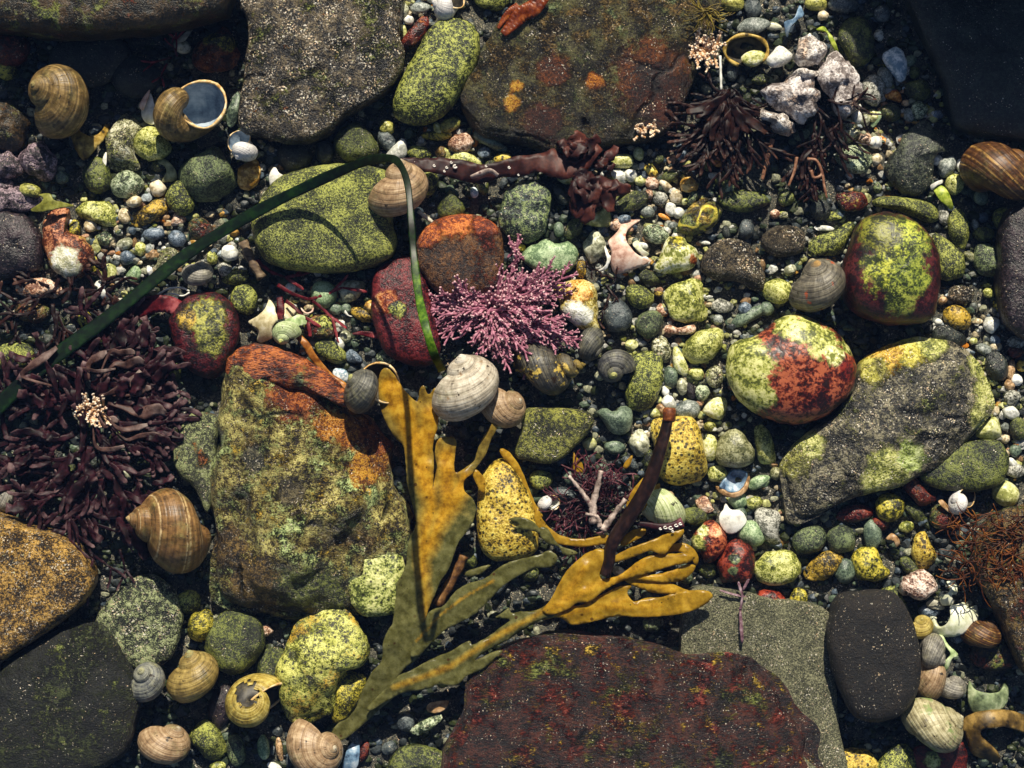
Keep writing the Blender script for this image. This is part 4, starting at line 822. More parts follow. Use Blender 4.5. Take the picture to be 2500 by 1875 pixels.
# ------------------------------------------------------------------ snail shells
def shell_mat(name, cols, apex='#cfc9a8', apex_at=.42, bands=(), lines=1.0, spots=None, rough=.42):
    """shell: fine cords that follow the whorls, growth lines across them, paler worn apex"""
    N = NT('shell_'+name); uv = N.n('UVMap'); tc = N.n('TexCoord')
    mp = N.n('Mapping'); N.l(uv.outputs[0], mp.inputs[0]); mp.inputs['Scale'].default_value = (6, 46, 1)
    n1 = N.noise(mp.outputs[0], 1.0, 3, .6)
    mp2 = N.n('Mapping'); N.l(uv.outputs[0], mp2.inputs[0]); mp2.inputs['Scale'].default_value = (190, 3, 1)
    n2 = N.noise(mp2.outputs[0], 1.0, 2, .6)
    n3 = N.noise(tc.outputs['Object'], 260, 5, .65)
    f = N.math('ADD', N.math('MULTIPLY', n1, .45*lines), N.math('ADD', N.math('MULTIPLY', n2, .22), N.math('MULTIPLY', n3, .55)))
    c = N.ramp(f, cols, (.44, .6, .78))
    sx = N.n('SeparateXYZ'); N.l(uv.outputs[0], sx.inputs[0])
    for (v0, wd, bc) in bands:
        d = N.math('ABSOLUTE', N.math('ADD', N.math('SUBTRACT', sx.outputs[1], v0), N.math('MULTIPLY', N.math('SUBTRACT', n3, .5), .018)))
        c = N.mix(N.math('MULTIPLY', N.math('MULTIPLY', N.step(d, wd*.75, wd*.25), .62), N.step(n3, .38, .58)), c, bc)
    c = N.mix(N.math('MULTIPLY', N.step(N.math('ADD', sx.outputs[0], N.math('MULTIPLY', N.math('SUBTRACT', n3, .5), .35)), apex_at+.12, apex_at-.08), .85), c, apex)
    c = N.mix(N.math('MULTIPLY', N.step(N.noise(tc.outputs['Object'], 75, 6, .7), .5, .66), .7), c, N.ramp(n3, ('#1c1c10', '#4c4a28', '#86824e'), (.35, .5, .65)))
    c = N.mix(N.step(N.noise(tc.outputs['Object'], 420, 3, .6), .64, .7), c, '#2a2218')
    if spots:
        for sc, lo, hi, col in spots:
            c = N.mix(N.step(N.noise(tc.outputs['Object'], sc, 5, .6), lo, hi), c, col)
    N.l(c, N.b.inputs['Base Color']); N.b.inputs['Roughness'].default_value = rough; N.b.inputs['Specular IOR Level'].default_value = .4
    bp = N.n('Bump'); bp.inputs['Strength'].default_value = .7; bp.inputs['Distance'].default_value = .0008
    N.l(N.math('ADD', n1, N.math('MULTIPLY', n2, .6)), bp.inputs['Height']); N.l(bp.outputs[0], N.b.inputs['Normal'])
    return N.m
def plain(name, cols, sc=300, rough=.4, bump=.2, trans=0.0, spots=None, attr=None, stretch=None):
    N = NT(name); tc = N.n('TexCoord'); v = tc.outputs['Object']
    if stretch:
        mp = N.n('Mapping'); N.l(v, mp.inputs[0]); mp.inputs['Scale'].default_value = stretch[:3]; mp.inputs['Rotation'].default_value = (0, 0, R(stretch[3])); v = mp.outputs[0]
    n1 = N.noise(v, sc, 5, .65); c = N.ramp(n1, cols, (.35, .5, .66))
    if attr:
        a = N.n('Attribute'); a.attribute_name = attr[0]
        q = N.math('ADD', a.outputs['Fac'], N.math('MULTIPLY', N.math('SUBTRACT', n1, .5), attr[4] if len(attr) > 4 else .3))
        c = N.mix(N.step(q, attr[1], attr[2]), c, N.ramp(n1, attr[3], (.35, .5, .66)))
    for s in spots or ():
        vv = N.voro(v, s[0]); sp = N.n('SeparateColor'); N.l(vv.outputs['Color'], sp.inputs[0])
        q = N.math('MULTIPLY', N.step(vv.outputs['Distance'], s[1], s[1]*.6), N.step(sp.outputs[0], s[2], s[2]+.05))
        c = N.mix(N.math('MULTIPLY', q, .8), c, s[3])
    N.l(c, N.b.inputs['Base Color']); N.b.inputs['Roughness'].default_value = rough; N.b.inputs['Specular IOR Level'].default_value = .3
    bp = N.n('Bump'); bp.inputs['Strength'].default_value = bump; bp.inputs['Distance'].default_value = .0008; N.l(n1, bp.inputs['Height']); N.l(bp.outputs[0], N.b.inputs['Normal'])
    if trans:
        t = N.n('BsdfTranslucent'); N.l(c, t.inputs[0]); x = N.n('MixShader'); x.inputs[0].default_value = trans
        N.l(N.b.outputs[0], x.inputs[1]); N.l(t.outputs[0], x.inputs[2]); N.l(x.outputs[0], N.out.inputs[0])
    return N.m
SH = {
 'brown': shell_mat('brown', ('#2a2010', '#6a5530', '#a58a58'), '#a0905a', .4, bands=((.46, .012, '#c8ac70'), (.52, .008, '#b99a60'), (.58, .012, '#bfa368'))),
 'tan': shell_mat('tan', ('#5a4630', '#94795a', '#c4ac8a'), '#d0c4aa', .42),
 'ribbed': shell_mat('ribbed', ('#33240f', '#735430', '#a07a48'), '#b8a070', .36, bands=((.33, .01, '#e4cc9c'), (.36, .008, '#e0c692'), (.45, .014, '#dcc08a'), (.47, .006, '#e4cc9c'), (.62, .012, '#e4cc9c'), (.7, .008, '#d8bc84'))),
 'grey': shell_mat('grey', ('#33322c', '#77736a', '#b8b2a2'), '#d8d2bc', .45),
 'pale': shell_mat('pale', ('#6c6252', '#b0a592', '#dcd4c2'), '#efe6d6', .5, spots=((180, .62, .7, '#8a6a44'),)),
 'dark': shell_mat('dark', ('#16171a', '#3a3a38', '#6e6c60'), '#c9c878', .45, lines=1.3),
 'darky': shell_mat('darky', ('#17181c', '#38383a', '#6a6860'), '#cdcb7c', .62, lines=1.3),
 'blue': shell_mat('blue', ('#24262c', '#5a5c5c', '#969684'), '#b4b288', .55, lines=1.2),
 'olive': shell_mat('olive', ('#3c3218', '#85703c', '#b8a05e'), '#b0b07a', .46),
 'banded': shell_mat('banded', ('#1c1009', '#4a2e18', '#7c5632'), '#6a4426', .3, bands=((.38, .01, '#d0a85c'), (.44, .008, '#c89c50'), (.5, .012, '#c89c50'), (.56, .007, '#b08440'), (.64, .009, '#c89c50'))),
 'lime': shell_mat('lime', ('#4c5a34', '#93a066', '#ccd4a4'), '#dfe4b4', .5, lines=1.5),
 'limew': shell_mat('limew', ('#6a7a4c', '#aab884', '#dfe4c0'), '#e0e070', .5),
 'mottle': shell_mat('mottle', ('#16161a', '#3c3a34', '#77705c'), '#8a7430', .66, spots=((150, .56, .6, '#c4a850'), (170, .6, .64, '#2a1d0c'), (120, .68, .72, '#74201c'))),
 'crust': shell_mat('crust', ('#2c2a26', '#5c564a', '#8e8672'), '#c49a58', .5, spots=((110, .62, .67, '#a84a24'),)),
 'white': shell_mat('white', ('#a8a4a8', '#dcd8d4', '#f4f2ee'), '#ece8e6', .4),
 'mossy': shell_mat('mossy', ('#4a4030', '#99906c', '#d0c8a4'), '#c8bea0', .45, spots=((120, .56, .63, '#7c8a54'), (150, .64, .69, '#4a3018'))),
 'stripe': shell_mat('stripe', ('#4a3a14', '#a08a3c', '#d4c474'), '#d8cc80', .4, bands=((.15, .03, '#4a3a1c'), (.3, .03, '#5a4620'))),
}
PEARL = plain('shell_pearl', ('#66768a', '#8fa2b4', '#c0ccd6'), 120, .25, .08)
PEARLW = plain('shell_pearl_white', ('#a8a898', '#d4d2c4', '#f0ede2'), 160, .3, .1)
LIP = plain('shell_lip', ('#a87a3c', '#d8b880', '#f0e0c0'), 240, .35, .15)
DARKIN = plain('shell_dark_inside', ('#1a1815', '#36322b', '#57503f'), 240, .5, .2)
def whorl(turns, k, Rr, a, b, Zc, nth, nv, t0, shrink=1.0, bump=.007):
    V, UV = [], []
    for i in range(nth+1):
        th = t0+(turns*2*math.pi-t0)*i/nth; e = math.exp(k*(th-turns*2*math.pi))
        for j in range(nv):
            v = 2*math.pi*j/nv
            ra = a*shrink*(1+.1*math.cos(v)); rb = b*shrink
            cord = 1+bump*math.sin(v*13)+bump*.9*math.sin(th*9+math.sin(v*2))
            sv, cv = math.sin(v), math.cos(v); px_ = math.copysign(abs(cv)**.82, cv); pz_ = math.copysign(abs(sv)**.9, sv)
            x = (Rr+ra*px_*cord-.27*rb*max(0, pz_))*e; z = -Zc*e+rb*pz_*e*cord
            ph = th-turns*2*math.pi
            V.append((x*math.cos(ph), -x*math.sin(ph), z)); UV.append((th/(turns*2*math.pi), (j/nv+.5) % 1.0))
    return V, UV
def grid_faces(n, m, flip=False):
    F = []
    for i in range(n):
        for j in range(m):
            q = (i*m+j, i*m+(j+1) % m, (i+1)*m+(j+1) % m, (i+1)*m+j)
            F.append(q[::-1] if flip else q)
    return F
def snail(tile, x, y, size, ang, tilt, roll, mat, label, z=None, tall=1.0, lining=None, lip=None, W_=2.3, group='snail shells in the tide pool', turns=4.6, name='snail_shell', hole=None, nv=30):
    cx, cy = T1(tile, x, y); size = size/TT[tile][2]
    k = math.log(W_)/(2*math.pi); Rr, a, b, Zc = .40, .52, .60, .86*tall
    nth = int(turns*40)
    V, UV = whorl(turns, k, Rr, a, b, Zc, nth, nv, 0.0)
    A = Vector((math.cos(R(ang))*math.cos(R(tilt)), math.sin(R(ang))*math.cos(R(tilt)), math.sin(R(tilt))))
    U = Vector((0, 0, 1))-A*A.z
    U = U.normalized() if U.length > 1e-3 else Vector((0, 1, 0))
    Wv = A.cross(U); X = U*math.cos(R(roll))+Wv*math.sin(R(roll)); Y = A.cross(X)
    Mx = Matrix((X, Y, A)).transposed()
    P = [Mx @ Vector(v) for v in V]
    xs = [p.x for p in P]; ys = [p.y for p in P]; zs = [p.z for p in P]
    dim = max(max(xs)-min(xs), max(ys)-min(ys)); s = size/dim*SC
    c = Vector(((max(xs)+min(xs))/2, (max(ys)+min(ys))/2, min(zs)))
    if z is None: z = 6
    org = W(cx, cy, z+size*.4); org.z = z*SC
    root = None
    vs = [tuple((p-c)*s) for p in P]
    F = grid_faces(nth, nv, False)
    if hole:       # worn through: drop the faces inside the broken patch
        (hx_, hy_, hr) = hole
        def out(f):
            q = sum((Vector(vs[i]) for i in f), Vector())/4
            rr = hr*size*SC*(1+.35*noise.noise(q*400))
            return not (q.z > .35*size*SC and (q.x-hx_*size*SC)**2+(q.y-hy_*size*SC)**2 < rr*rr)
        F = [f for f in F if out(f)]
    o = link_mesh(name, vs, F, SH[mat] if isinstance(mat, str) else mat, org)
    uvl = o.data.uv_layers.new(name='UVMap')
    li = np.empty(len(o.data.loops), int); o.data.loops.foreach_get('vertex_index', li)
    uu = np.array(UV)[li]; fl = uu.reshape(-1, 4, 2); wr = (fl[:, :, 1].max(1)-fl[:, :, 1].min(1)) > .5; fl[wr, :, 1] = np.where(fl[wr, :, 1] < .5, fl[wr, :, 1]+1, fl[wr, :, 1])
    uvl.data.foreach_set('uv', fl.reshape(-1))
    tag(o, label, 'snail shell', group)
    lin = lining or (DARKIN if hole else None)
    if lin or lip:
        n2 = 40; V2, _ = whorl(turns, k, Rr, a, b, Zc, n2, nv, (turns-.85)*2*math.pi, .93, 0)
        if lin:
            link_mesh('inner_wall', [tuple((Mx @ Vector(v)-c)*s) for v in V2], grid_faces(n2, nv, True), lin, parent=o)
        rim = MB(); e0 = V[-nv:]; e1 = V2[-nv:]
        mid = [Mx @ ((Vector(p)+Vector(q))*.5) for p, q in zip(e0, e1)]
        path = [(m-c)*s for m in mid]; path.append(path[0])
        rim.tube(path, [.019*size*SC*(1+.3*math.sin(i*.9)) for i in range(nv+1)], 8)
        lo = rim.build('lip', lip or LIP, (0, 0, 0), parent=o)
    OUTL.append((smooth_closed([(cx+size*.42*math.cos(t), cy+size*.42*math.sin(t)) for t in np.linspace(0, 2*math.pi, 9)[:-1]], 24), name))
    return o
# ang: where the apex points in the picture (0 = right, 90 = up); tilt: how far the apex turns up to the viewer
snail('a1', 520, 860, 600, 163, 58, 255, 'brown', 'large olive brown winkle showing its coiled spire in the shaded corner', z=22, tall=1.15)
snail('a1', 1620, 940, 620, 140, -16, 90, 'brown', 'large brown winkle with open blue grey mouth', z=10, lining=PEARL, lip=LIP)
snail('a2', 1640, 40, 300, 170, 20, 120, 'white', 'white top shell with dark opening at the upper edge', z=16, lining=DARKIN)
snail('a2', 1215, 1590, 500, 93, 38, 288, 'tan', 'tan winkle with crusted back at the eelgrass bend', z=62, tall=1.2)
snail('b1', 1660, 700, 275, 75, 35, 268, 'grey', 'small grey brown winkle just below the eelgrass', z=14)
snail('F', 1005, 838, 142, 108, 30, 278, 'pale', 'whitish grey winkle at the tip of the eelgrass', z=74, tall=1.1)
snail('c3', -50, 220, 400, 28, 40, 288, 'tan', 'brown ringed winkle pressed against the whitish grey one', z=44)
snail('b3', 350, 1490, 610, 12, 14, 268, 'mottle', 'dark winkle with a yellow and red crusted cap', z=10, tall=1.6)
snail('b3', 700, 1290, 300, 320, 15, 268, 'dark', 'charcoal ridged winkle with pale tip below the coralline tuft', z=10)
snail('b3', 920, 1480, 330, 268, 62, 268, 'darky', 'dark winkle with a round yellow tip turned up', z=10)
snail('F', 803, 838, 116, 140, 25, 120, 'dark', 'dark olive winkle with tan lip half under the rockweed', z=56, lining=DARKIN, lip=LIP)
snail('c1', 1420, 1270, 720, 172, 26, 248, 'ribbed', 'large golden brown winkle with ridged bands beside the huge boulder', z=18, tall=1.25)
snail('b4', 470, 800, 460, 110, 38, 273, 'crust', 'brown winkle with orange barnacled crown between the two red stones', z=58)
snail('a4', 2010, 1440, 620, 40, 12, 268, 'banded', 'dark brown winkle with golden bands at the pool edge', z=16)
snail('c3', 1320, 1090, 380, 200, 20, 268, 'lime', 'ribbed pale green winkle behind the kelp stalk', z=12)
snail('d1', 1230, 930, 340, 110, 55, 273, 'blue', 'blue grey winkle with worn coiled tip, one of the twin winkles', z=26, tall=1.25)
snail('d1', 1615, 890, 460, 105, 26, 273, 'olive', 'olive brown winkle, bigger of the twin winkles', z=24, tall=1.2)
snail('d1', 1370, 1460, 450, 60, 20, 273, 'tan', 'tan winkle with white pointed tip near the lower edge', z=14)
snail('F', 553, 1510, 128, 100, 62, 120, 'stripe', 'tan winkle worn through with dark holes', z=14, hole=(-.1, .14, .2))
snail('d2', 510, 1490, 480, 20, 45, 278, 'tan', 'pale tan winkle under the rockweed stem at the lower edge', z=10)
snail('d4', 1450, 680, 300, 330, 20, 268, 'grey', 'grey striped small winkle in the heap of broken shells', z=40)
snail('d4', 1600, 980, 260, 70, 25, 268, 'grey', 'round grey winkle under the striped small one', z=20)
snail('d4', 1420, 920, 380, 150, 10, 268, 'tan', 'smooth brown winkle half hidden by the black boulder', z=10)
snail('d4', 1455, 1300, 500, 30, 18, 273, 'mossy', 'green white worn winkle with a knobbed tip in the heap of broken shells', z=22)
snail('d4', 1330, 470, 230, 100, 45, 268, 'stripe', 'small yellow winkle with dark stripes against the curled white shell', z=22)
snail('d4', 1860, 530, 330, 60, 15, 268, 'banded', 'dim brown winkle with thin pale bands behind the curled white shell', z=14)
snail('c3', 1390, 985, 108, 345, 15, 268, 'tan', 'tiny pinkish brown whelk above the ribbed pale winkle', z=44, tall=1.6)
snail('b2', 275, 1200, 240, 255, 50, 278, 'limew', 'green white spiral shell with yellow tip beside the cream star shell', z=62, tall=1.2)
snail('c4', 1690, 1010, 240, 150, 30, 100, 'white', 'small broken white snail shell above the stringy weed', z=16, lining=DARKIN)
snail('a1', 2050, 1230, 270, 240, 20, 110, 'white', 'broken grey white snail shell beside the amber stone', z=16, lining=PEARL)
snail('c3', 345, 1030, 190, 120, 25, 110, 'white', 'broken white shell beneath the purple red weed', z=12, lining=PEARLW)
snail('c1', 40, 1010, 210, 150, 20, 268, 'grey', 'dim grey shell at the pool edge under the maroon weed', z=14)
# ------------------------------------------------------------------ broken shells and flakes: curved plates cut to their outline
def plate(tile, outline, mat, label, name='shell_fragment', cat='shell fragment', z=24, dome=.3, thick=5, group='broken shells in the tide pool', spacing=None, hfun=None, parent=None, attr=None, smooth=True, origin=None, tilt=(0, 0)):
    pts = T(tile, outline)
    per = sum(math.dist(pts[i][:2], pts[i-1][:2]) for i in range(len(pts)))
    sp = spacing or max(2.2, per/90)
    q = smooth_closed(pts, max(16, int(per/sp)))
    A, cx, cy = area_centroid(q); rad = math.sqrt(A/math.pi)
    jit = 1.3 if hfun else .8
    q = q+np.array([[jit*(noise.noise(Vector((a*.09, b*.09, 5)))+.5*noise.noise(Vector((a*.31, b*.31, 9)))), jit*(noise.noise(Vector((a*.09, b*.09, 15)))+.5*noise.noise(Vector((a*.31, b*.31, 2))))] for a, b in q])
    mn, mx = q.min(0), q.max(0); inner = []
    r = random.Random(int(cx)); 
    for yy in np.arange(mn[1], mx[1], sp):
        for xx in np.arange(mn[0], mx[0], sp): inner.append((xx+r.uniform(-.3, .3)*sp, yy+r.uniform(-.3, .3)*sp))
    def inq(x, y):
        j = False; n = len(q); k = n-1
        for i in range(n):
            if (q[i, 1] > y) != (q[k, 1] > y) and x < (q[k, 0]-q[i, 0])*(y-q[i, 1])/(q[k, 1]-q[i, 1])+q[i, 0]: j = not j
            k = i
        return j
    keep = []
    for p in inner:
        if inq(*p) and np.min(np.hypot(q[:, 0]-p[0], q[:, 1]-p[1])) > sp*.6: keep.append(p)
    n = len(q); vv = [Vector((a, b)) for a, b in q]+[Vector(p) for p in keep]
    res = geometry.delaunay_2d_cdt(vv, [(i, (i+1) % n) for i in range(n)], [list(range(n))], 1, 1e-5)
    P2, F2 = res[0], res[2]
    def hh(x, y):
        if hfun: return hfun(x, y)
        d2 = ((x-cx)**2+(y-cy)**2)/(rad*rad)
        return z+dome*rad*(1-d2)+(x-cx)*tilt[0]+(y-cy)*tilt[1]
    org = Vector(origin) if origin is not None else W(cx, cy, z)
    V = [W(p.x, p.y, hh(p.x, p.y))-org for p in P2]
    F = []
    for f in F2:
        f = tuple(f); nn = (V[f[1]]-V[f[0]]).cross(V[f[2]]-V[f[0]])
        F.append(f if nn.z >= 0 else f[::-1])
    o = link_mesh(name, [tuple(v) for v in V], F, mat, (0, 0, 0) if parent else org, parent)
    m = o.modifiers.new('thickness', 'SOLIDIFY'); m.thickness = thick*SC; m.offset = 0
    if attr:
        at = o.data.attributes.new(attr[0], 'FLOAT', 'POINT'); at.data.foreach_set('value', [attr[1](p.x, p.y) for p in P2])
    if label: tag(o, label, cat, group)
    return o
FR = {
 'white': plain('frag_white', ('#b4b2a8', '#dedcd2', '#f2f0ea'), 200, .35, .15), 'grey': plain('frag_grey', ('#6e6c60', '#a09c8a', '#ccc8b4'), 240, .4, .25),
 'cream': plain('frag_cream', ('#a8996c', '#d4c8a0', '#ece6cc'), 200, .4, .15), 'pink': plain('frag_pink', ('#a87a68', '#dcb8a4', '#f0dccc'), 180, .4, .2, spots=((300, .3, .8, '#b8583c'),)),
 'ochre': plain('frag_ochre', ('#4a3a14', '#9a7c34', '#d4b868'), 200, .4, .3, spots=((260, .36, .6, '#1c150a'),)), 'olive': plain('frag_olive', ('#5a5a38', '#8c8c60', '#b8b88c'), 240, .4, .2),
 'blue': plain('frag_blue', ('#24344c', '#6e8aa4', '#c0ccd4'), 140, .3, .1), 'lime': plain('frag_lime', ('#6c8050', '#a8bc84', '#d8e0b8'), 200, .4, .2), 'limew': plain('frag_limewhite', ('#b0b48c', '#dcdec0', '#f4f2e2'), 160, .3, .1),
 'ochred': plain('frag_ochre_dark', ('#1c1408', '#5a4620', '#a08246'), 90, .45, .5, spots=((260, .36, .6, '#120d07'),)), 'limed': plain('frag_lime_dull', ('#3c4630', '#7c8a64', '#b8c09a'), 120, .45, .4, spots=((200, .34, .6, '#2c2416'),)),
 'tan': plain('frag_tan', ('#6a4c2c', '#a8845a', '#d4b48c'), 200, .4, .2), 'limey': plain('frag_leaf', ('#5c7018', '#94a434', '#c4cc60'), 300, .4, .2),
}
plate('a1', [(595,1090),(630,1055),(680,1110),(760,1150),(830,1130),(880,1060),(890,955),(920,1010),(918,1090),(870,1180),(800,1260),(720,1350),(660,1290),(610,1180)], FR['ochre'], 'crescent of broken ochre shell under the long spired winkle', z=26, dome=.5)
plate('a1', [(1260,765),(1310,900),(1325,960),(1300,1050),(1220,1020),(1195,940),(1215,860)], FR['white'], 'white splintered shell blade beside the big open winkle', z=20, dome=.15, tilt=(.3,0))
plate('a1', [(1180,880),(1250,770),(1265,780),(1225,900),(1200,930)], FR['pink'], 'slim pink shell splinter beside the white splintered blade', z=30, dome=.1)
plate('a1', [(1310,1345),(1345,1335),(1420,1365),(1475,1435),(1490,1510),(1430,1530),(1370,1525),(1405,1450),(1385,1400),(1330,1375)], FR['olive'], 'pale olive hook-shaped shell fragment', z=22, dome=.3)
plate('a1', [(1490,350),(1560,280),(1630,235),(1600,290),(1550,350)], FR['grey'], 'thin grey splinter in the shaded corner above the open winkle', z=30, dome=.1)
plate('a1', [(860,1390),(880,1310),(900,1290),(900,1370),(885,1410)], FR['white'], 'slim white sliver beside the white and green crusted stone', z=24, dome=.1)
plate('a2', [(180,1413),(210,1460),(267,1500),(200,1545),(150,1590),(130,1500),(150,1440)], FR['white'], 'white fan-shaped shell chip beside the big green boulder', z=24, dome=.3)
plate('c3', [(1840,1040),(1880,1090),(1960,1100),(2007,1180),(1940,1262),(1860,1282),(1800,1220),(1788,1140),(1820,1090)], FR['white'], 'chalk white scallop-shaped shell piece above the red orange stone', z=26, dome=.3, thick=8)
plate('b3', [(1150,235),(1060,250),(970,270),(930,350),(880,400),(850,440),(880,520),(870,610),(900,690),(960,690),(1060,660),(1160,620),(1268,590),(1180,580),(1090,540),(1030,480),(995,420),(1000,350),(1060,290)], FR['pink'], 'broken pink and white whelk curved like a claw', z=30, dome=.35, thick=8)
plate('b3', [(820,460),(850,540),(870,560),(850,620),(830,660),(760,690),(755,680),(815,640),(835,580),(815,500)], FR['white'], 'thin white twig-like crust beside the broken pink whelk', z=34, dome=.2)
plate('b3', [(1055,450),(1100,428),(1132,490),(1187,530),(1142,547),(1080,492)], FR['limew'], 'little white bone-like fragment inside the curve of the pink whelk', z=24, dome=.4)
plate('c3', [(1760,890),(1800,900),(1870,945),(1950,930),(2000,870),(2020,780),(2035,830),(2010,920),(1950,970),(1870,978),(1790,940)], FR['tan'], 'tan rim of the blue white half shell', z=34, dome=.25, thick=8)
plate('c3', [(1790,890),(1850,800),(1900,750),(1990,760),(2020,790),(2000,870),(1950,930),(1870,940)], FR['blue'], 'blue white half shell lying open beside the lime pebbles', z=22, dome=-.4, thick=6)
plate('b2', [(-40,1110),(40,1060),(100,1000),(130,930),(175,985),(190,1050),(250,1060),(255,960),(300,945),(362,1000),(330,1050),(320,1090),(220,1090),(170,1130),(150,1180),(160,1230),(80,1272),(30,1260),(45,1200),(10,1150)], FR['cream'], 'cream star-shaped broken shell crossed by crimson weed', z=34, dome=.4, thick=9)
plate('b2', [(190,1180),(215,1110),(330,1070),(380,1050),(470,1080),(484,1115),(400,1140),(330,1150),(280,1160)], FR['lime'], 'pale green horn-shaped shell flake above the green spiral shell', z=52, dome=.4)
plate('b2', [(775,1010),(800,1050),(830,1060),(800,1062),(770,1040)], FR['white'], 'tiny white hook beside the ochre sliver stone', z=34, dome=.2)
plate('b2', [(400,990),(440,1030),(480,1020),(500,985),(495,1020),(460,1040),(420,1030)], FR['pink'], 'little pale ring fragment under the pale green pebble', z=34, dome=.2)
plate('d4', [(1390,455),(1415,395),(1460,385),(1465,430),(1500,470),(1560,440),(1590,380),(1590,300),(1640,290),(1700,270),(1740,310),(1800,290),(1815,350),(1800,430),(1740,490),(1660,530),(1560,545),(1460,525),(1400,490)], FR['limew'], 'curled white shell like a ladle in the heap of broken shells', z=44, dome=.5, thick=9)
plate('d4', [(1560,90),(1620,80),(1645,130),(1640,190),(1600,200),(1610,270),(1530,280),(1500,230),(1510,200),(1560,185),(1590,150)], FR['limew'], 'white hooked shell piece above the curled white ladle', z=40, dome=.3)
plate('d4', [(1410,250),(1460,240),(1530,290),(1520,320),(1430,310),(1390,280)], FR['grey'], 'grey bean-shaped shell flake above the curled white ladle', z=26, dome=.3)
plate('d4', [(1480,545),(1530,550),(1570,620),(1645,690),(1640,720),(1600,740),(1560,830),(1500,840),(1490,810),(1560,740),(1590,690),(1530,610)], FR['lime'], 'lime green shell strip across the striped small winkle', z=66, dome=.2)
plate('d4', [(1745,1000),(1760,930),(1790,990),(1850,1020),(1930,1030),(2010,1010),(2050,930),(2070,1010),(2060,1100),(2000,1170),(1900,1190),(1790,1180),(1750,1100)], FR['limed'], 'green white broken bowl of a shell above the ochre arch', z=30, dome=.5, thick=9)
plate('d4', [(1715,1250),(1800,1200),(1900,1180),(2050,1175),(2160,1200),(2260,1260),(2260,1370),(2150,1340),(2050,1310),(1950,1320),(1860,1330),(1850,1400),(1930,1470),(2000,1540),(1990,1600),(1900,1580),(1780,1520),(1740,1420),(1700,1330)], FR['ochred'], 'large ochre shell broken into an arch in the corner heap', z=34, dome=.45, thick=12)
plate('d2', [(760,1600),(800,1480),(870,1425),(890,1480),(885,1580),(860,1660),(770,1690),(752,1640)], FR['blue'], 'blue mussel shell with white inside at the lower edge', name='mussel_shell', cat='mussel shell', z=22, dome=.3)
plate('d2', [(1460,1165),(1490,1110),(1620,1090),(1640,1110),(1600,1170),(1520,1195)], FR['tan'], 'tan flake in the shade beneath the rockweed branch', z=30, dome=.2)
plate('c4', [(1060,1320),(1100,1290),(1150,1330),(1160,1370),(1130,1395),(1110,1350),(1050,1335)], FR['tan'], 'tan crescent chip beside the smooth yellow stone', z=30, dome=.4)
plate('c4', [(1490,1020),(1530,1010),(1600,1100),(1590,1115),(1530,1070)], FR['tan'], 'flat tan sliver beside the long brick red stone', z=44, dome=.2)
plate('a4', [(310,60),(330,60),(350,130),(300,170),(245,230),(215,312),(190,215),(200,180),(270,150)], FR['blue'], 'blue white fish-shaped shell splinter above the white crust', z=34, dome=.2)
plate('a4', [(460,255),(520,228),(560,270),(610,340),(655,470),(630,460),(570,340),(540,270)], FR['limey'], 'thin yellow green blade beside the dark green mossy egg', name='algae_leaf', cat='algae leaf', z=30, dome=.2, group=None)
plate('b4', [(1450,-10),(1500,-40),(1560,0),(1612,130),(1590,157),(1560,130),(1500,80)], FR['limey'], 'yellow green leaf lying by the lime cube-like pebble', name='algae_leaf', cat='algae leaf', z=30, dome=.3, group=None)
plate('a4', [(1430,1560),(1510,1520),(1520,1545),(1470,1570),(1440,1600),(1425,1590)], FR['white'], 'small white curl beside the yellow green leaf', z=30, dome=.3)
plate('b1', [(890,945),(980,915),(1062,915),(1045,985),(1000,1030),(900,1060),(885,1010)], FR['grey'], 'beige torn flake tucked under the eelgrass', z=24, dome=.2)
plate('b1', [(800,800),(825,770),(860,757),(890,800),(885,840),(930,920),(905,955),(880,930),(850,890),(820,870),(830,820)], FR['white'], 'white finger-like coral bit beside the maroon weed', z=34, dome=.6)
plate('m', [(1330,330),(1470,230),(1490,240),(1400,360),(1370,470),(1365,600),(1260,620),(1250,590),(1290,470)], FR['grey'], 'grey shelly strip sticking out from under the eelgrass', z=34, dome=.2)
plate('m', [(330,1095),(380,1055),(440,1085),(530,1110),(530,1160),(480,1150),(400,1120)], FR['olive'], 'olive curled flake under the lower end of the eelgrass', z=40, dome=.4)
# the hollow ring-shaped shell
def ring_shell():
    cx, cy = T1('a3', 2010, 425); mb = MB(); path = []; rad = []
    for i in range(41):
        t = R(250)-R(330)*i/40; path.append(W(cx+53*math.cos(t), cy-38*math.sin(t), 40+6*math.sin(t))); rad.append((4.5+1.2*math.sin(i*.8))*SC)
    mb.tube(path, rad, 8)
    o = mb.build('snail_shell', FR['ochre'], W(cx, cy, 20)); tag(o, 'hollow ring-shaped dark shell with an ochre rim, holding a lime pebble', 'snail shell', 'snail shells in the tide pool')
    bm_v = []; F = []; n = 32
    for j in range(9):
        f = math.cos(j/8*math.pi/2); h = 40-36*math.sin(j/8*math.pi/2)
        for i in range(n):
            t = 2*math.pi*i/n; bm_v.append(tuple(W(cx+52*f**.5*math.cos(t), cy-37*f**.5*math.sin(t), h)-W(cx, cy, 20)))
    F = grid_faces(8, n)
    link_mesh('inner_wall', bm_v, F, DARKIN, parent=o)
ring_shell()
S('a3', 'limew', [(1970,480),(2040,430),(2130,430),(2185,470),(2130,540),(2060,565),(1975,530)], 'lime and white pebble lying inside the hollow ring shell', h=16, z=36)
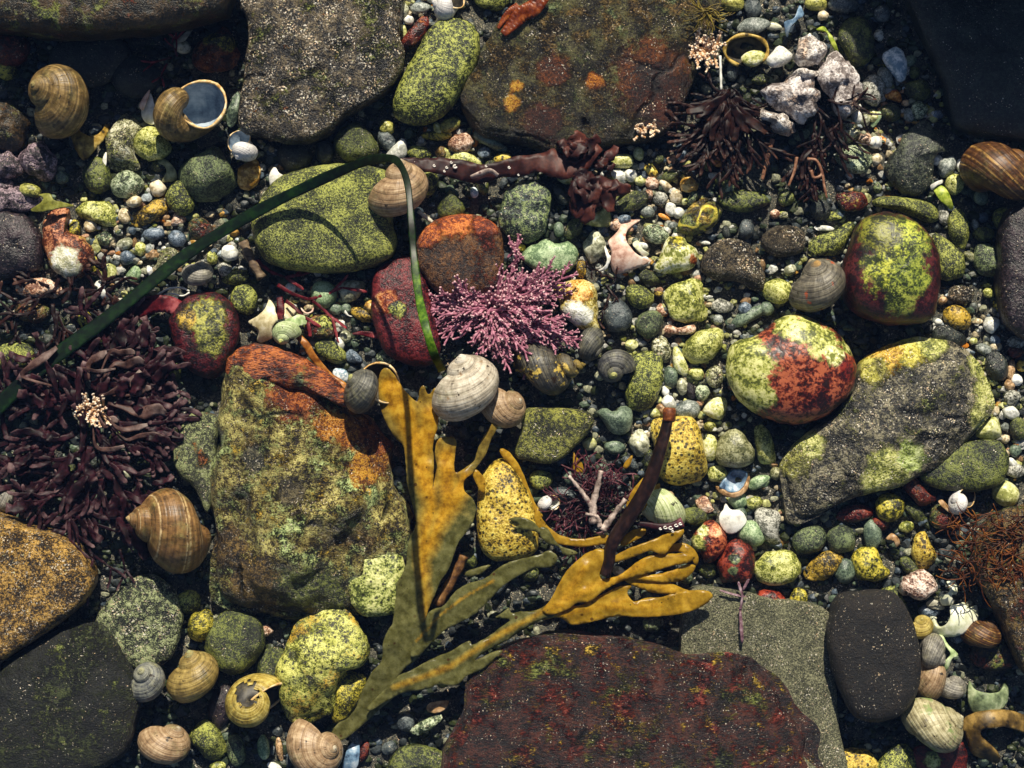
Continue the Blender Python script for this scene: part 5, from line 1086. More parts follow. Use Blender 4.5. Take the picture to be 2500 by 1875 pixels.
# ------------------------------------------------------------------ rockweed
WEED = lambda nm, c: plain(nm, c, 260, .27, .12, .5, spots=((190, .2, .8, '#4a2410'), (330, .16, .8, '#3a2a10')), attr=('rib', .25, .95, ('#a8741a', '#d4a126', '#e8c040'), .5))
M_WEED = WEED('rockweed_olive', ('#565428', '#727040', '#8c8a56'))
M_WEED2 = WEED('rockweed_gold', ('#9c781c', '#bc9428', '#d2ae3c'))
def seg_d(x, y, pl):
    best = 1e9
    for (ax, ay), (bx, by) in zip(pl, pl[1:]):
        dx, dy = bx-ax, by-ay; t = max(0, min(1, ((x-ax)*dx+(y-ay)*dy)/(dx*dx+dy*dy+1e-9)))
        best = min(best, math.hypot(x-ax-t*dx, y-ay-t*dy))
    return best
def rib(lines, w):
    ls = [[(p[0], p[1]) for p in T(t, l)] for t, l in lines]
    return lambda x, y: max([0.0]+[(1-min(1, seg_d(x, y, l)/w)) for l in ls])
rw = empty('rockweed', W(760, 1800, 0)); tag(rw, 'golden olive rockweed with forked flat blades sprawling over the stones', 'seaweed')
org = rw.location
def frond(outl, tile, hf, mat, ribs, rw_=26, label=None):
    r_ = rib(ribs, rw_)
    h2 = lambda x, y: hf(x, y)+4*r_(x, y)
    o = plate(tile, outl, mat, None, name='frond', hfun=h2, parent=rw, thick=1.8, spacing=6.5, attr=('rib', lambda x, y: min(1, r_(x, y)*.75+gold(x, y))), origin=org)
    if label: o['label'] = label
    return o
def gold(x, y): return .6*max(0, min(1, (1470-y)/480))+.12*noise.noise(Vector((x*.02, y*.02, 4)))
def wv(x, y, a=5, f=.022): return a*noise.noise(Vector((x*f, y*f, 1)))*1.6
# main blade: stem from the lower edge, broad blade, two fingers
A = [(410,1659),(470,1590),(540,1520),(600,1440),(700,1290),(790,1240),(860,1150),(900,1040),(950,930),(1000,840),(1060,780),(1085,720),(1085,640),(1100,570),(1140,480),(1170,440),(1185,300),(1200,200)]
A = T('d2', A)+T('g', [(215,800),(270,700),(280,590),(300,510),(325,470),(330,400),(300,280),(280,190),(272,90)])+T('c2', [(1265,560),(1200,480),(1140,400),(1090,290),(1062,180),(1052,80),(1060,-60),(1110,-110),(1180,-60),(1230,20),(1300,110),(1380,170),(1400,60),(1440,40),(1470,120),(1530,60),(1560,140),(1550,380),(1530,450),(1508,560),(1518,650),(1515,800),(1510,915),(1526,800),(1545,720),(1528,640),(1530,560),(1560,490),(1630,470),(1704,495),(1700,600),(1690,700),(1705,775),(1780,735),(1860,670),(1880,600),(1920,500),(1980,400),(2030,340),(2056,390),(2000,500),(1960,610),(1905,690),(1840,780),(1790,820),(1768,870),(1780,930),(1850,1000),(1872,1090),(1842,1200),(1790,1280),(1720,1370),(1680,1490),(1630,1610)])+T('d2', [(1575,80),(1525,200),(1475,315),(1440,420),(1400,480),(1440,520),(1440,660),(1360,750),(1260,830),(1180,960),(1150,1000),(1200,1045),(1100,1130),(1000,1220),(900,1310),(790,1400),(700,1450),(610,1530),(520,1659),(500,1720),(400,1720)])
hA = lambda x, y: 88+16*math.sin((1700-y)*.0042)-(max(0, y-1560))*.11+wv(x, y)+(max(0, 1080-y))*.18
TT['S'] = (0, 0, 1.0)
frond(A, 'S', hA, M_WEED, [('g', [(400,1000),(370,620),(400,450),(430,330),(400,200),(370,60)]), ('g', [(380,640),(470,440),(570,280),(640,180)]), ('g', [(470,430),(520,300),(520,40)]), ('c2', [(1420,760),(1390,620),(1330,480),(1290,330),(1150,60)]), ('c2', [(1390,620),(1460,520),(1500,300)])], 34)
# branch to the upper right
B = T('g', [(330,1085),(370,1010),(440,950),(500,930),(560,855),(640,800),(740,770),(850,690),(960,650),(1070,625),(1130,600),(1175,625),(1180,665),(1130,700),(1040,705),(960,745),(860,810),(780,890),(690,980),(600,1030),(520,1070),(450,1130),(390,1190),(350,1230),(300,1230)])
frond(B, 'S', lambda x, y: 98+.05*(x-1010)+wv(x, y), M_WEED, [('g', [(330,1150),(480,985),(620,880),(800,780)])], 7)
# lower branch that turns into the orange stalk
Cc = T('g', [(150,1430),(230,1350),(300,1320),(380,1275),(460,1235),(540,1205),(610,1160),(660,1140),(672,1165),(760,1120),(840,1060),(900,1015),(820,1005),(805,1000),(850,975),(890,943),(905,975),(960,965),(1040,962),(1110,930),(1150,900),(1180,990),(1100,1010),(1020,1050),(940,1100),(860,1150),(780,1190),(710,1235),(690,1260),(780,1215),(845,1195),(850,1210),(790,1260),(720,1320),(640,1350),(590,1400),(540,1412),(480,1400),(420,1425),(350,1440),(270,1450),(200,1480),(130,1520),(60,1560),(40,1540)])
frond(Cc, 'S', lambda x, y: 86+.03*(x-950)+wv(x, y), M_WEED, [('g', [(200,1420),(400,1350),(540,1295),(700,1190),(860,1090),(1020,1010),(1120,950)])], 17)
# golden fan: overlapping blades, each at its own height
for pl, z0, ribs in [
 ([(1080,1015),(1110,930),(1180,900),(1260,930),(1330,925),(1400,890),(1480,850),(1560,815),(1630,812),(1600,850),(1640,905),(1720,882),(1800,880),(1900,850),(2000,838),(2080,840),(2115,870),(2090,905),(2040,940),(1960,970),(1850,990),(1700,1000),(1560,995),(1480,1005),(1400,1025),(1300,1045),(1255,1040),(1190,1000)], 92, [('g', [(1100,975),(1250,980),(1450,940),(1600,900)]), ('g', [(1450,940),(1600,940),(1800,930)])]),
 ([(1090,965),(1150,880),(1190,800),(1240,720),(1300,660),(1370,610),(1450,590),(1490,640),(1460,700),(1440,765),(1500,765),(1560,742),(1620,700),(1690,650),(1780,622),(1880,620),(1960,615),(2010,640),(1960,675),(1880,690),(1780,720),(1690,748),(1600,775),(1520,805),(1450,850),(1380,905),(1300,915),(1240,955),(1150,985)], 104, [('g', [(1110,955),(1200,920),(1330,850),(1460,800),(1600,740),(1700,680)]), ('g', [(1200,920),(1280,800),(1350,700)])]),
 ([(1570,765),(1680,742),(1760,745),(1880,715),(1960,685),(2010,690),(1990,735),(1930,780),(1830,792),(1750,787),(1660,778)], 96, [('g', [(1580,768),(1750,765),(1900,735)])]),
 ([(1580,775),(1680,768),(1780,782),(1860,797),(1920,820),(1985,850),(1900,862),(1770,855),(1690,832),(1620,802)], 90, [('g', [(1600,785),(1750,815),(1880,840)])]),
 ([(1500,672),(1510,642),(1600,592),(1680,562),(1760,532),(1860,490),(1940,470),(1930,510),(1880,560),(1820,622),(1740,602),(1680,622),(1600,652)], 114, []),
 ([(1560,550),(1600,500),(1660,470),(1715,475),(1700,510),(1640,545),(1580,572)], 98, []),
 ([(1830,612),(1870,567),(1940,555),(2000,590),(2030,650),(2012,692),(1980,640),(1910,605)], 84, [])]:
    frond(T('g', pl), 'S', (lambda z_: lambda x, y: z_+.03*(x-1320)+wv(x, y, 7, .02))(z0), M_WEED2, ribs, 18)
# small golden blades on the far side
frond(T('c3', [(0,590),(60,660),(110,740),(160,860),(200,960),(250,1070),(300,1150),(250,1130),(190,1060),(120,900),(60,760),(-60,620),(-60,570)]), 'S', lambda x, y: 66+wv(x, y, 2), M_WEED2, [], 5)
frond(T('c3', [(250,1060),(300,1180),(420,1290),(560,1330),(660,1330),(840,1300),(860,1360),(660,1400),(520,1390),(400,1370),(300,1300),(220,1180)]), 'S', lambda x, y: 70+wv(x, y, 2), M_WEED2, [], 5)
frond(T('c3', [(10,1165),(100,1150),(200,1180),(260,1240),(276,1290),(200,1260),(120,1255),(40,1240),(100,1210)]), 'S', lambda x, y: 106+wv(x, y, 3), M_WEED, [], 5)
frond(T('c3', [(265,1240),(330,1240),(390,1330),(440,1390),(580,1440),(560,1470),(470,1465),(430,1400),(330,1370),(270,1300)]), 'S', lambda x, y: 84+wv(x, y, 3), M_WEED, [], 5)
frond(T('c3', [(1095,1118),(1150,1000),(1210,910),(1285,863),(1270,930),(1220,1000),(1150,1085)]), 'S', lambda x, y: 70, M_WEED2, [], 5)
frond(T('c3', [(990,1080),(1040,940),(1110,850),(1160,800),(1150,870),(1110,960),(1060,1060),(1010,1110)]), 'S', lambda x, y: 62, M_WEED2, [], 5)
frond(T('c3', [(555,600),(580,640),(630,700),(632,775),(560,775),(550,690)]), 'S', lambda x, y: 52, M_WEED2, [], 5)
frond(T('c3', [(970,720),(1010,660),(1050,625),(1040,690),(1000,740)]), 'S', lambda x, y: 52, M_WEED2, [], 5)
frond(T('g', [(625,740),(660,715),(770,685),(775,695),(720,740),(640,760)]), 'S', lambda x, y: 70, M_WEED, [], 5)
frond(T('g', [(670,130),(700,115),(745,170),(750,220),(735,260),(700,210)]), 'S', lambda x, y: 96, M_WEED2, [], 5)
# ------------------------------------------------------------------ eelgrass
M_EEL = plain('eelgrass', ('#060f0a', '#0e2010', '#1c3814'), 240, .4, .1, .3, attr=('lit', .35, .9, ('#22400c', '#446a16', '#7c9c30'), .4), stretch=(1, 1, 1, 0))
def cr(pts, n):
    P = [Vector(p) for p in pts]; P = [P[0]*2-P[1]]+P+[P[-1]*2-P[-2]]; out = []
    m = len(P)-3
    for i in range(n):
        u = i/(n-1)*m; j = min(int(u), m-1); t = u-j; p0, p1, p2, p3 = P[j:j+4]
        out.append(.5*((2*p1)+(p2-p0)*t+(2*p0-5*p1+4*p2-p3)*t*t+(3*p1-p0-3*p2+p3)*t**3))
    return out
def eelgrass():
    pts = [(-60,1045,70,52),(90,905,76,52),(280,762,84,50),(450,625,92,46),(620,520,120,40),(760,450,170,36),(880,398,290,34),(945,386,400,30),(975,400,480,24),(995,450,535,22),(1004,540,570,25),(1010,620,585,26),(1022,720,640,27),(1040,800,700,29),(1060,865,690,30),(1080,905,600,28)]
    q = cr([Vector((p[0], p[1], p[2])) for p in pts], 110); wd = cr([Vector((p[3], 0, 0)) for p in pts], 110)
    mb = MB(); path = [W(p.x, p.y, p.z) for p in q]
    lit = [min(1, max(0, (i/109-.66)*6))*(1 if i < 102 else .5) for i in range(110)]  # shaded and backlit stretches of the blade painted as dark and bright green
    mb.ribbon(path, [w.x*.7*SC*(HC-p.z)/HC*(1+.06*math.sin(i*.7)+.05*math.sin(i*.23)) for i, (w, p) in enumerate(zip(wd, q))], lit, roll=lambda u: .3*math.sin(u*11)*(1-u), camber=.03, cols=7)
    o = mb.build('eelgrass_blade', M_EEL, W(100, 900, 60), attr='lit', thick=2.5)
    tag(o, 'long green eelgrass blade arching up and folding down over the crimson stone', 'eelgrass')
eelgrass()
# ------------------------------------------------------------------ kelp stalk
def stalk():
    mat = plain('kelp_stalk', ('#0c0706', '#1d100c', '#33201a'), 300, .35, .2); tipm = plain('kelp_lit_tip', ('#3c1a0a', '#6c3818', '#94582e'), 400, .5, .3)  # shadowed stalk and sunlit tip painted as two browns
    q = cr([Vector((p[0], p[1], z)) for p, z in zip(T('c3', [(1352,300),(1330,420),(1290,560),(1240,720),(1190,860),(1110,1010),(1020,1150),(930,1280),(870,1400),(850,1520),(815,1640)]), (150,152,154,154,150,142,134,126,120,114,108))], 60)
    mb = MB(); mb.tube([W(p.x, p.y, p.z) for p in q], [(14+7*math.sin(min(1, i/48)*math.pi*.8))*SC for i in range(60)], 10, flat=.55)
    o = mb.build('kelp_stalk', mat, W(1500, 1250, 120)); tag(o, 'dark brown kelp stalk with a square cut tip crossing the bright yellow stone', 'kelp stalk')
    m2 = MB(); p0, p1 = T('c3', [(1356,345), (1364,228)]); a, b = W(p0[0], p0[1], 152), W(p1[0], p1[1], 150)
    m2.tube([a, a.lerp(b, .1), a.lerp(b, .85), b], [13*SC, 15.5*SC, 16*SC, 13*SC], 9)
    t = m2.build('cut_tip', tipm, o.location, parent=None); t.parent = o; t.location = (0, 0, 0)
stalk()
# ------------------------------------------------------------------ pink coralline tuft
M_COR = plain('coralline', ('#54293a', '#94586c', '#c48a9a'), 420, .5, .3, attr=('tip', .93, 1.1, ('#b88890', '#d8b0b2', '#f0dcd8'), .1))
def coralline(cx, cy, sprays, label, name='coralline_tuft', seed=3, z0=40, mat=None, scale=1.0, tm=13):
    mb = MB(); r = random.Random(seed)
    def twig(p, d, ln, rad, t0, t1):
        n = 7; path, rr, at = [], [], []
        q = p.copy(); dd = d.copy()
        for i in range(n):
            path.append(W(q.x, q.y, q.z)); rr.append(rad*(1+.14*(-1)**i)*(1.0 if i == n-1 else .85)*SC); at.append(t0+(t1-t0)*i/(n-1))
            dd = (dd+Vector((r.uniform(-.14, .14), r.uniform(-.14, .14), r.uniform(-.1, .12)))).normalized(); q = q+dd*(ln/(n-1))
        mb.tube(path, rr, 6, at); return path
    def frond_(p, d, ln, lvl, rad):
        n = max(3, int(ln/20)); q = p.copy(); dd = d.copy(); pts = [q.copy()]; ds = [dd.copy()]
        for i in range(n):
            dd = (dd+Vector((r.uniform(-.12, .12), r.uniform(-.12, .12), r.uniform(-.08, .06)))).normalized(); q = q+dd*(ln/n); pts.append(q.copy()); ds.append(dd.copy())
        path, rr, at = [], [], []
        for i, pp in enumerate(pts):
            for s in (0, .5):
                if i == n and s: break
                x = pp.lerp(pts[min(i+1, n)], s); path.append(W(x.x, x.y, x.z)); rr.append(rad*(.72 if s == 0 else 1.05)*SC); at.append(.25+.5*((i+s)/n) if i < n-.5 else 1.0)
        mb.tube(path, rr, 6, at)
        for i in range(1, n+1):
            for sgn in (-1, 1):
                if r.random() < .22: continue
                side = Vector((-ds[i].y*sgn, ds[i].x*sgn, 0)); bd = (ds[i]*1.0+side*.46+Vector((0, 0, r.uniform(-.1, .35)))).normalized()
                L_ = (ln*.42*(1-i/(n+1)*.6))*r.uniform(.6, 1.15)
                if lvl > 0 and L_ > 34: frond_(pts[i], bd, L_, lvl-1, rad*.85)
                else: twig(pts[i], bd, max(tm, L_*.95), rad*.78, .4, 1.04)
    for (ang, ln, lift) in sprays:
        d = Vector((math.cos(R(ang)), -math.sin(R(ang)), lift)).normalized()
        st = Vector((cx+r.uniform(-26, 26), cy+r.uniform(-18, 18), z0)); frond_(st, d, ln*scale*1.12, 1, 4.0*scale**.5)
    o = mb.build(name, mat or M_COR, W(cx, cy, z0)); tag(o, label, 'coralline seaweed'); return o
r_ = random.Random(5)
sp = []
for a, l in [(18,165),(28,150),(8,190),(-4,185),(-14,190),(-22,195),(-30,190),(-38,165),(-48,150),(-60,140),(-70,135),(-82,128),(-92,115),(-104,108),(-118,105),(-132,110),(-150,100),(170,150),(178,150),(160,155),(150,145),(138,130),(125,110),(108,95),(95,95),(80,90),(62,105),(48,125),(38,145),(-170,140)]:
    sp += [(a+r_.uniform(-5, 5), l*r_.uniform(.85, 1.02), r_.uniform(.0, .3)), (a+r_.uniform(-8, 8), l*.66*r_.uniform(.8, 1.1), r_.uniform(.2, .7)), (a+r_.uniform(-12, 12), l*.42, r_.uniform(.5, 1.2)), (a+r_.uniform(-15, 15), l*.8*r_.uniform(.8, 1.1), r_.uniform(.1, .5))]
coralline(1198, 752, sp, 'bushy pink coralline seaweed tuft with white branch tips')
coralline(1262, 640, [(80,48,.3),(110,42,.3),(60,44,.2),(95,36,.6),(130,34,.3),(40,36,.4)], 'little pale pink coralline sprig above the pink tuft', seed=9, z0=40)
M_PEACH = plain('peach_coralline', ('#7c4c2c', '#c4986a', '#e8ccaa'), 420, .5, .4, attr=('tip', .7, 1.0, ('#d8b494', '#f0dcc4', '#f8ecdc'), .1))
x0, y0 = T1('a3', 1660, 410)
coralline(x0, y0, [(a, 36+10*math.sin(a), .6) for a in range(0, 360, 14)]+[(a+9, 22, 1.4) for a in range(0, 360, 24)], 'peach knobbly coralline clump at the edge of the patchy slab', seed=12, z0=62, mat=M_PEACH, tm=6, scale=.85)
x0, y0 = T1('a3', 1160, 1100)
coralline(x0, y0, [(a, 15, .6) for a in range(0, 360, 20)], 'tiny peach coralline clump below the big rust red disc', seed=13, z0=84, mat=M_PEACH, tm=4, scale=.7)
x0, y0 = T1('m', 1060, 1290)
coralline(x0, y0, [(a, 34+12*math.sin(a*2), .6) for a in range(0, 360, 13)], 'peach and rust coralline clump inside the maroon weed', seed=14, z0=72, mat=M_PEACH, tm=6, scale=.8)
# ------------------------------------------------------------------ red weeds: forking ribbons
def weed_mat(nm, c, tipc, tr=.3, lo=.55, hi=1.0): return plain(nm, c, 160, .5, .12, tr, attr=('tip', lo, hi, tipc, .25))
M_MAROON = weed_mat('maroon_weed', ('#12070c', '#2c1119', '#4c242e'), ('#563840', '#88666a', '#b89c98'), .45, .8, 1.15)
M_PURPLE = weed_mat('purple_weed', ('#14060a', '#2c0c14', '#4c1a22'), ('#3a1018', '#5c2630', '#8a5a62'), .2)
M_DULSE = weed_mat('dulse', ('#180b0c', '#2e1514', '#48241f'), ('#381816', '#52281f', '#744234'), .2)
M_BROWNRED = weed_mat('brown_red_weed', ('#0e0607', '#22100f', '#3c1e18'), ('#3c221c', '#684436', '#946c58'), .35, .85, 1.2)
M_CRIM = weed_mat('crimson_weed', ('#24080c', '#561018', '#8c2430'), ('#6c1c22', '#a43a40', '#cc7a78'), .3)
M_STEM = plain('pale_stem', ('#54463f', '#94837a', '#c8b6aa'), 300, .45, .4, spots=((380, .34, .6, '#4a1c22'),))
M_WORM = plain('worm_tube', ('#c8c0b4', '#e4ded4', '#f4f0ea'), 300, .4, .2)
M_STRING = weed_mat('stringy_weed', ('#241006', '#4c2610', '#80481c'), ('#5c3010', '#8c521c', '#b87c30'), .3)
def fork(mb, r, p, ang, ln, wd, lvl, z, spread=30, t=0.0, curl=.5, wide=.8, frill=.12, top=True):
    if top: ln *= 1.35; wd *= .36
    n = 10; path, ws, at = [], [], []; x, y = p; a = ang; tt = 1.0/(lvl+1.0); da = r.uniform(-7, 7)*curl
    for i in range(n):
        path.append(W(x, y, z)); u = i/(n-1)
        k = (1-.3*u) if lvl else (.72+.5*math.sin(u*2.6))*(1 if i < n-1 else .5)
        ws.append(wd*k*(1+.1*math.sin(i*2.3+ang))*SC); at.append(t+(1-t)*tt*u if lvl else t+(1-t)*u)
        a += da+r.uniform(-9, 9)*curl; x += math.cos(R(a))*ln/(n-1); y -= math.sin(R(a))*ln/(n-1); z += r.uniform(-2.4, 2.4)
    rl0, rl1 = r.uniform(-.4, .4), r.uniform(-.9, .9)
    mb.ribbon(path, ws, at, roll=lambda u: rl0+(rl1-rl0)*u, ruffle=frill, camber=.05, cols=5)
    if lvl > 0:
        k = 3 if r.random() < .3 else 2
        for i in range(k):
            j = n-1-(0 if i == 0 else r.randint(0, 3)); q = path[j]; f = HC/(HC-q.z/SC)
            fork(mb, r, (q.x/SC*f+1250, 937.5-q.y/SC*f), a+(i-(k-1)/2)*spread*2/(k-1)+r.uniform(-10, 10), ln*r.uniform(.6, 1.0), wd*wide, lvl-1, q.z/SC+r.uniform(-1, 2), spread, at[-1], curl, wide, frill, False)
def weed(name, label, bases, mat, seed, cat='seaweed', dup=1, fat=1.0, **kw):
    mb = MB(); r = random.Random(seed)
    for (x, y, ang, ln, wd, lvl, z) in bases:
        for d in range(dup): fork(mb, r, (x+d*r.uniform(-22, 22), y+d*r.uniform(-22, 22)), ang+d*r.uniform(-25, 25), ln, wd*fat, lvl, z-4*d, **kw)
    x, y = bases[0][:2]
    o = mb.build(name, mat, W(x, y, 20), thick=.7); tag(o, label, cat); return o
# big tattered weed over the pool edge
b = []
for (x, y, a, l, w, lv, z) in [(240,868,20,60,30,2,60),(250,862,-30,60,32,2,60),(225,880,60,50,28,2,62),(290,900,10,50,30,2,62),(300,980,15,60,26,2,58),(310,1020,-5,55,30,2,60),(300,1040,-20,55,24,2,62),(250,1060,-70,60,26,2,56),(220,1090,-110,55,26,2,54),(180,1060,-150,60,28,2,54),(160,1000,170,60,30,2,54),(190,960,200,50,30,2,58),(210,1140,-80,60,26,2,54),(250,1150,-100,50,24,1,56),(150,1120,-120,55,28,2,50),(330,1080,-40,45,22,1,64),(120,960,190,60,30,2,48),(60,1010,170,50,28,1,46),(100,1080,200,60,30,2,44),(220,1010,-60,60,30,2,60),(270,1000,-90,50,30,2,62),(200,1200,-60,50,24,1,60),(180,1190,-130,60,22,2,60),(60,1120,-100,50,30,1,44),(215,930,110,45,28,1,66)]: b.append((x, y, a, l, w, lv, z+14))
weed('maroon_weed', 'tattered maroon weed with pale translucent tips sprawling below the eelgrass', b, M_MAROON, 31, spread=30, curl=.8, dup=2, fat=1.6)
mb = MB()
for pts, w in [([(1240,640),(1350,650),(1450,640),(1520,650)], 90), ([(1280,780),(1420,790),(1540,740),(1620,760)], 120), ([(1220,1110),(1330,1060),(1470,980),(1580,850)], 110), ([(880,830),(1000,840),(1110,860),(1300,830)], 46), ([(1000,780),(1100,700),(1200,640)], 110), ([(1430,1280),(1600,1330),(1760,1290),(1860,1330)], 170), ([(1540,1120),(1620,1060),(1700,1040)], 90), ([(1400,1620),(1560,1590),(1720,1570),(1870,1610)], 70), ([(1330,1500),(1500,1500),(1660,1460)], 80), ([(260,920),(360,800),(500,700),(640,590)], 110), ([(1180,1480),(1250,1400),(1330,1420)], 90), ([(1080,1700),(1250,1740),(1400,1700)], 70)]:
    q = cr([Vector((p[0], p[1], 88+5*math.sin(i*2.1+p[0]))) for i, p in enumerate(T('m', [((pts[0][0]+1000)/2, (pts[0][1]+1150)/2)]+pts))], 16)
    mb.ribbon([W(p.x, p.y, p.z) for p in q], [w/4.6*SC*(.16+.72*math.sin((i/15)**1.5*2.75))*(1+.1*math.sin(i*1.7)) for i in range(16)], [.2+.85*i/15 for i in range(16)], roll=lambda u: .5*math.sin(u*5+w), ruffle=.07, camber=.03)
mt = [o for o in bpy.data.objects if o.name == 'maroon_weed'][0]
r = random.Random(77); m3 = MB()
for i in range(84):
    x, y = r.uniform(70, 400), r.uniform(840, 1290); a = math.degrees(math.atan2(-(y-1060), x-210))+r.uniform(-50, 50); L_ = r.uniform(50, 95); zz = r.uniform(62, 96); da = r.uniform(-5, 5); q = []
    for k in range(10):
        q.append(W(x, y, zz)); x += math.cos(R(a))*L_/9; y -= math.sin(R(a))*L_/9; a += da+r.uniform(-6, 6); zz += r.uniform(-3, 3)
    w = r.uniform(14, 30); ph = r.uniform(0, 6)
    m3.ribbon(q, [w*SC*(.4+.75*math.sin(.3+k/9*2.3))*(1+.14*math.sin(k*2.1+ph)) for k in range(10)], [k/9 for k in range(10)], roll=lambda u: .7*math.sin(u*4+ph), ruffle=.2, camber=.02)
b2 = m3.build('blade', M_MAROON, mt.location, parent=mt, thick=.8)
bl = mb.build('blade', weed_mat('maroon_blade', ('#2c1816', '#5c403a', '#86665c'), ('#66504a', '#94807a', '#bcaaa0'), .45, .7, 1.1), mt.location, parent=mt, thick=1.5)
bl['label'] = 'pale translucent wider blades'
b = [(150,740,40,45,30,2,44),(190,740,-20,45,28,2,46),(140,760,-100,50,28,2,44),(200,780,-60,45,26,2,44),(240,720,60,30,24,1,46),(120,700,150,40,26,1,44),(90,760,200,45,28,2,42),(250,770,-20,40,22,1,46),(60,700,120,40,24,1,40)]
weed('maroon_weed', 'brownish red weed above the eelgrass beside the rusty white-eyed stone', b, M_BROWNRED, 32, spread=30, curl=.8, dup=3)
# dark purple tuft by the kelp stalk
b = []
r_ = random.Random(8); px, py = T1('g', 1400, 330)
for i in range(40):
    a = r_.uniform(-10, 200) if i < 32 else r_.uniform(200, 340); b.append((px+r_.uniform(-30, 30), py+r_.uniform(-30, 25), a, r_.uniform(26, 44), r_.uniform(9, 15), 2, r_.uniform(36, 66)))
pt = weed('purple_weed', 'dark purple red bushy weed with whitish stems beside the kelp stalk', b, M_PURPLE, 33, spread=34, curl=1.0)
for k, (pts, r0) in enumerate([([(1400,440),(1395,330),(1420,230),(1445,120)], 11), ([(1390,340),(1330,250),(1250,150)], 7), ([(1450,480),(1510,400),(1590,290)], 10), ([(1440,460),(1420,400),(1350,380)], 7)]):
    mb = MB(); q = cr([Vector((p[0], p[1], 74+k*2)) for p in T('g', pts)], 14)
    mb.tube([W(p.x, p.y, p.z) for p in q], [r0*SC*(1-.5*i/13+.15*math.sin(i*2.1)) for i in range(14)], 8)
    s = mb.build('stem', M_STEM, pt.location, parent=pt)
mb = MB(); q = cr([Vector((p[0], p[1], 128)) for p in T('g', [(1640,435),(1720,445),(1800,460),(1870,455),(1935,430)])], 24)
mb.ribbon([W(p.x, p.y, p.z) for p in q], [(8+16*(i/23))*SC for i in range(24)], camber=.1)
o = mb.build('dulse_tip', M_PURPLE, W(1600, 1280, 100), thick=3); tag(o, 'dark red strap with white spots lying over the ribbed pale winkle', 'seaweed')
for i, (x, y, s_) in enumerate([(1800,470,4),(1830,462,6),(1862,465,7),(1895,450,6),(1920,440,5),(1875,485,4)]):
    X, Y = T1('g', x, y); bmv = MB(); bmv.tube([W(X+s_*.7*math.cos(t), Y+s_*.5*math.sin(t), 130+t*.4) for t in np.linspace(0, 5.2, 9)], [1.5*SC]*9, 6)
    bmv.build('worm_tube', M_WORM, o.location, parent=o)
def blades(parent, mat, cx, cy, n, fan, ln, wd, z, seed, spread=8):
    mb = MB(); r = random.Random(seed)
    for i in range(n):
        x, y = cx+r.uniform(-spread, spread), cy+r.uniform(-spread, spread); a = r.uniform(*fan); L_ = r.uniform(*ln); zz = r.uniform(*z); da = r.uniform(-4, 4); q = []
        for k in range(11):
            q.append(W(x, y, zz)); x += math.cos(R(a))*L_/10; y -= math.sin(R(a))*L_/10; a += da+r.uniform(-6, 6); zz += r.uniform(-3, 2.5)
        w = r.uniform(*wd); ph = r.uniform(0, 6)
        mb.ribbon(q, [w*SC*(.3+.8*math.sin(.2+k/10*2.5))*(1+.12*math.sin(k*2.1+ph)) for k in range(11)], [k/10 for k in range(11)], roll=lambda u: .6*math.sin(u*4+ph), ruffle=.14, camber=.02)
    return mb.build('blade', mat, parent.location, parent=parent, thick=.8)
# the dulse strap
def strap(name, label, tile, pts, mat, cat='seaweed', z=40, camber=.04, thick=2, n=50, spots=(), ruf=.06):
    mb = MB(); q = cr([Vector((T1(tile, p[0], p[1])[0], T1(tile, p[0], p[1])[1], p[3] if len(p) > 3 else z)) for p in pts], n); w = cr([Vector((p[2]/TT[tile][2], 0, 0)) for p in pts], n)
    mb.ribbon([W(p.x, p.y, p.z) for p in q], [abs(a.x)*SC for a in w], roll=lambda u: .25*math.sin(u*9), ruffle=ruf, camber=camber)
    o = mb.build(name, mat, W(q[n//2].x, q[n//2].y, z), thick=thick); tag(o, label, cat)
    for (X, Y, s_) in [(T1(tile, a, b)+(c,)) for a, b, c in spots]:
        m2 = MB(); m2.tube([W(X+s_*.6*math.cos(t), Y+s_*.6*math.sin(t), z+5+t*.3) for t in np.linspace(0, 5.2, 9)], [s_*.42*SC]*9, 6); m2.build('worm_tube', M_WORM, o.location, parent=o)
    return o
ds = strap('dulse_strap', 'dark dulse strap dotted with white worm tubes from the eelgrass bend', 'F', [(862,350,14,78),(885,350,20,76),(915,356,30,70),(950,358,36,68),(1000,368,44,64),(1040,376,40,60),(1080,366,34,60),(1120,360,46,58),(1160,352,38,56),(1200,352,66,58),(1240,352,60,60),(1290,310,36,66)], M_DULSE, z=66, camber=.02, ruf=.12, thick=1.5, spots=[(895,352,5),(975,351,4),(938,358,4),(965,362,4),(983,360,6),(1050,359,3.5),(1100,362,4),(960,370,3.5),(1120,378,3)])
for (x, y, n, fan, ln, wd, sd_) in [(1245,345,7,(40,110),(40,70),(30,52),17),(1250,380,9,(-110,-30),(60,120),(30,56),18),(1275,395,6,(-80,10),(40,90),(28,44),19),(1290,350,4,(-20,60),(30,60),(22,36),20)]:
    blades(ds, M_DULSE, x*1.1302, y*1.1302, n, fan, ln, wd, (58, 80), sd_, 14).name = 'frond'
m2 = MB(); q = cr([Vector(p) for p in [(T1('a2', 1830, 1495)+(74,)), (T1('a2', 1900, 1470)+(76,)), (T1('a2', 1990, 1440)+(74,)), (T1('a2', 2060, 1480)+(72,))]], 14)
m2.tube([W(p.x, p.y, p.z) for p in q], [(9-4*abs(i-6)/7)*SC for i in range(14)], 7, flat=.5); m2.build('pale_crust', M_STEM, ds.location, parent=ds)
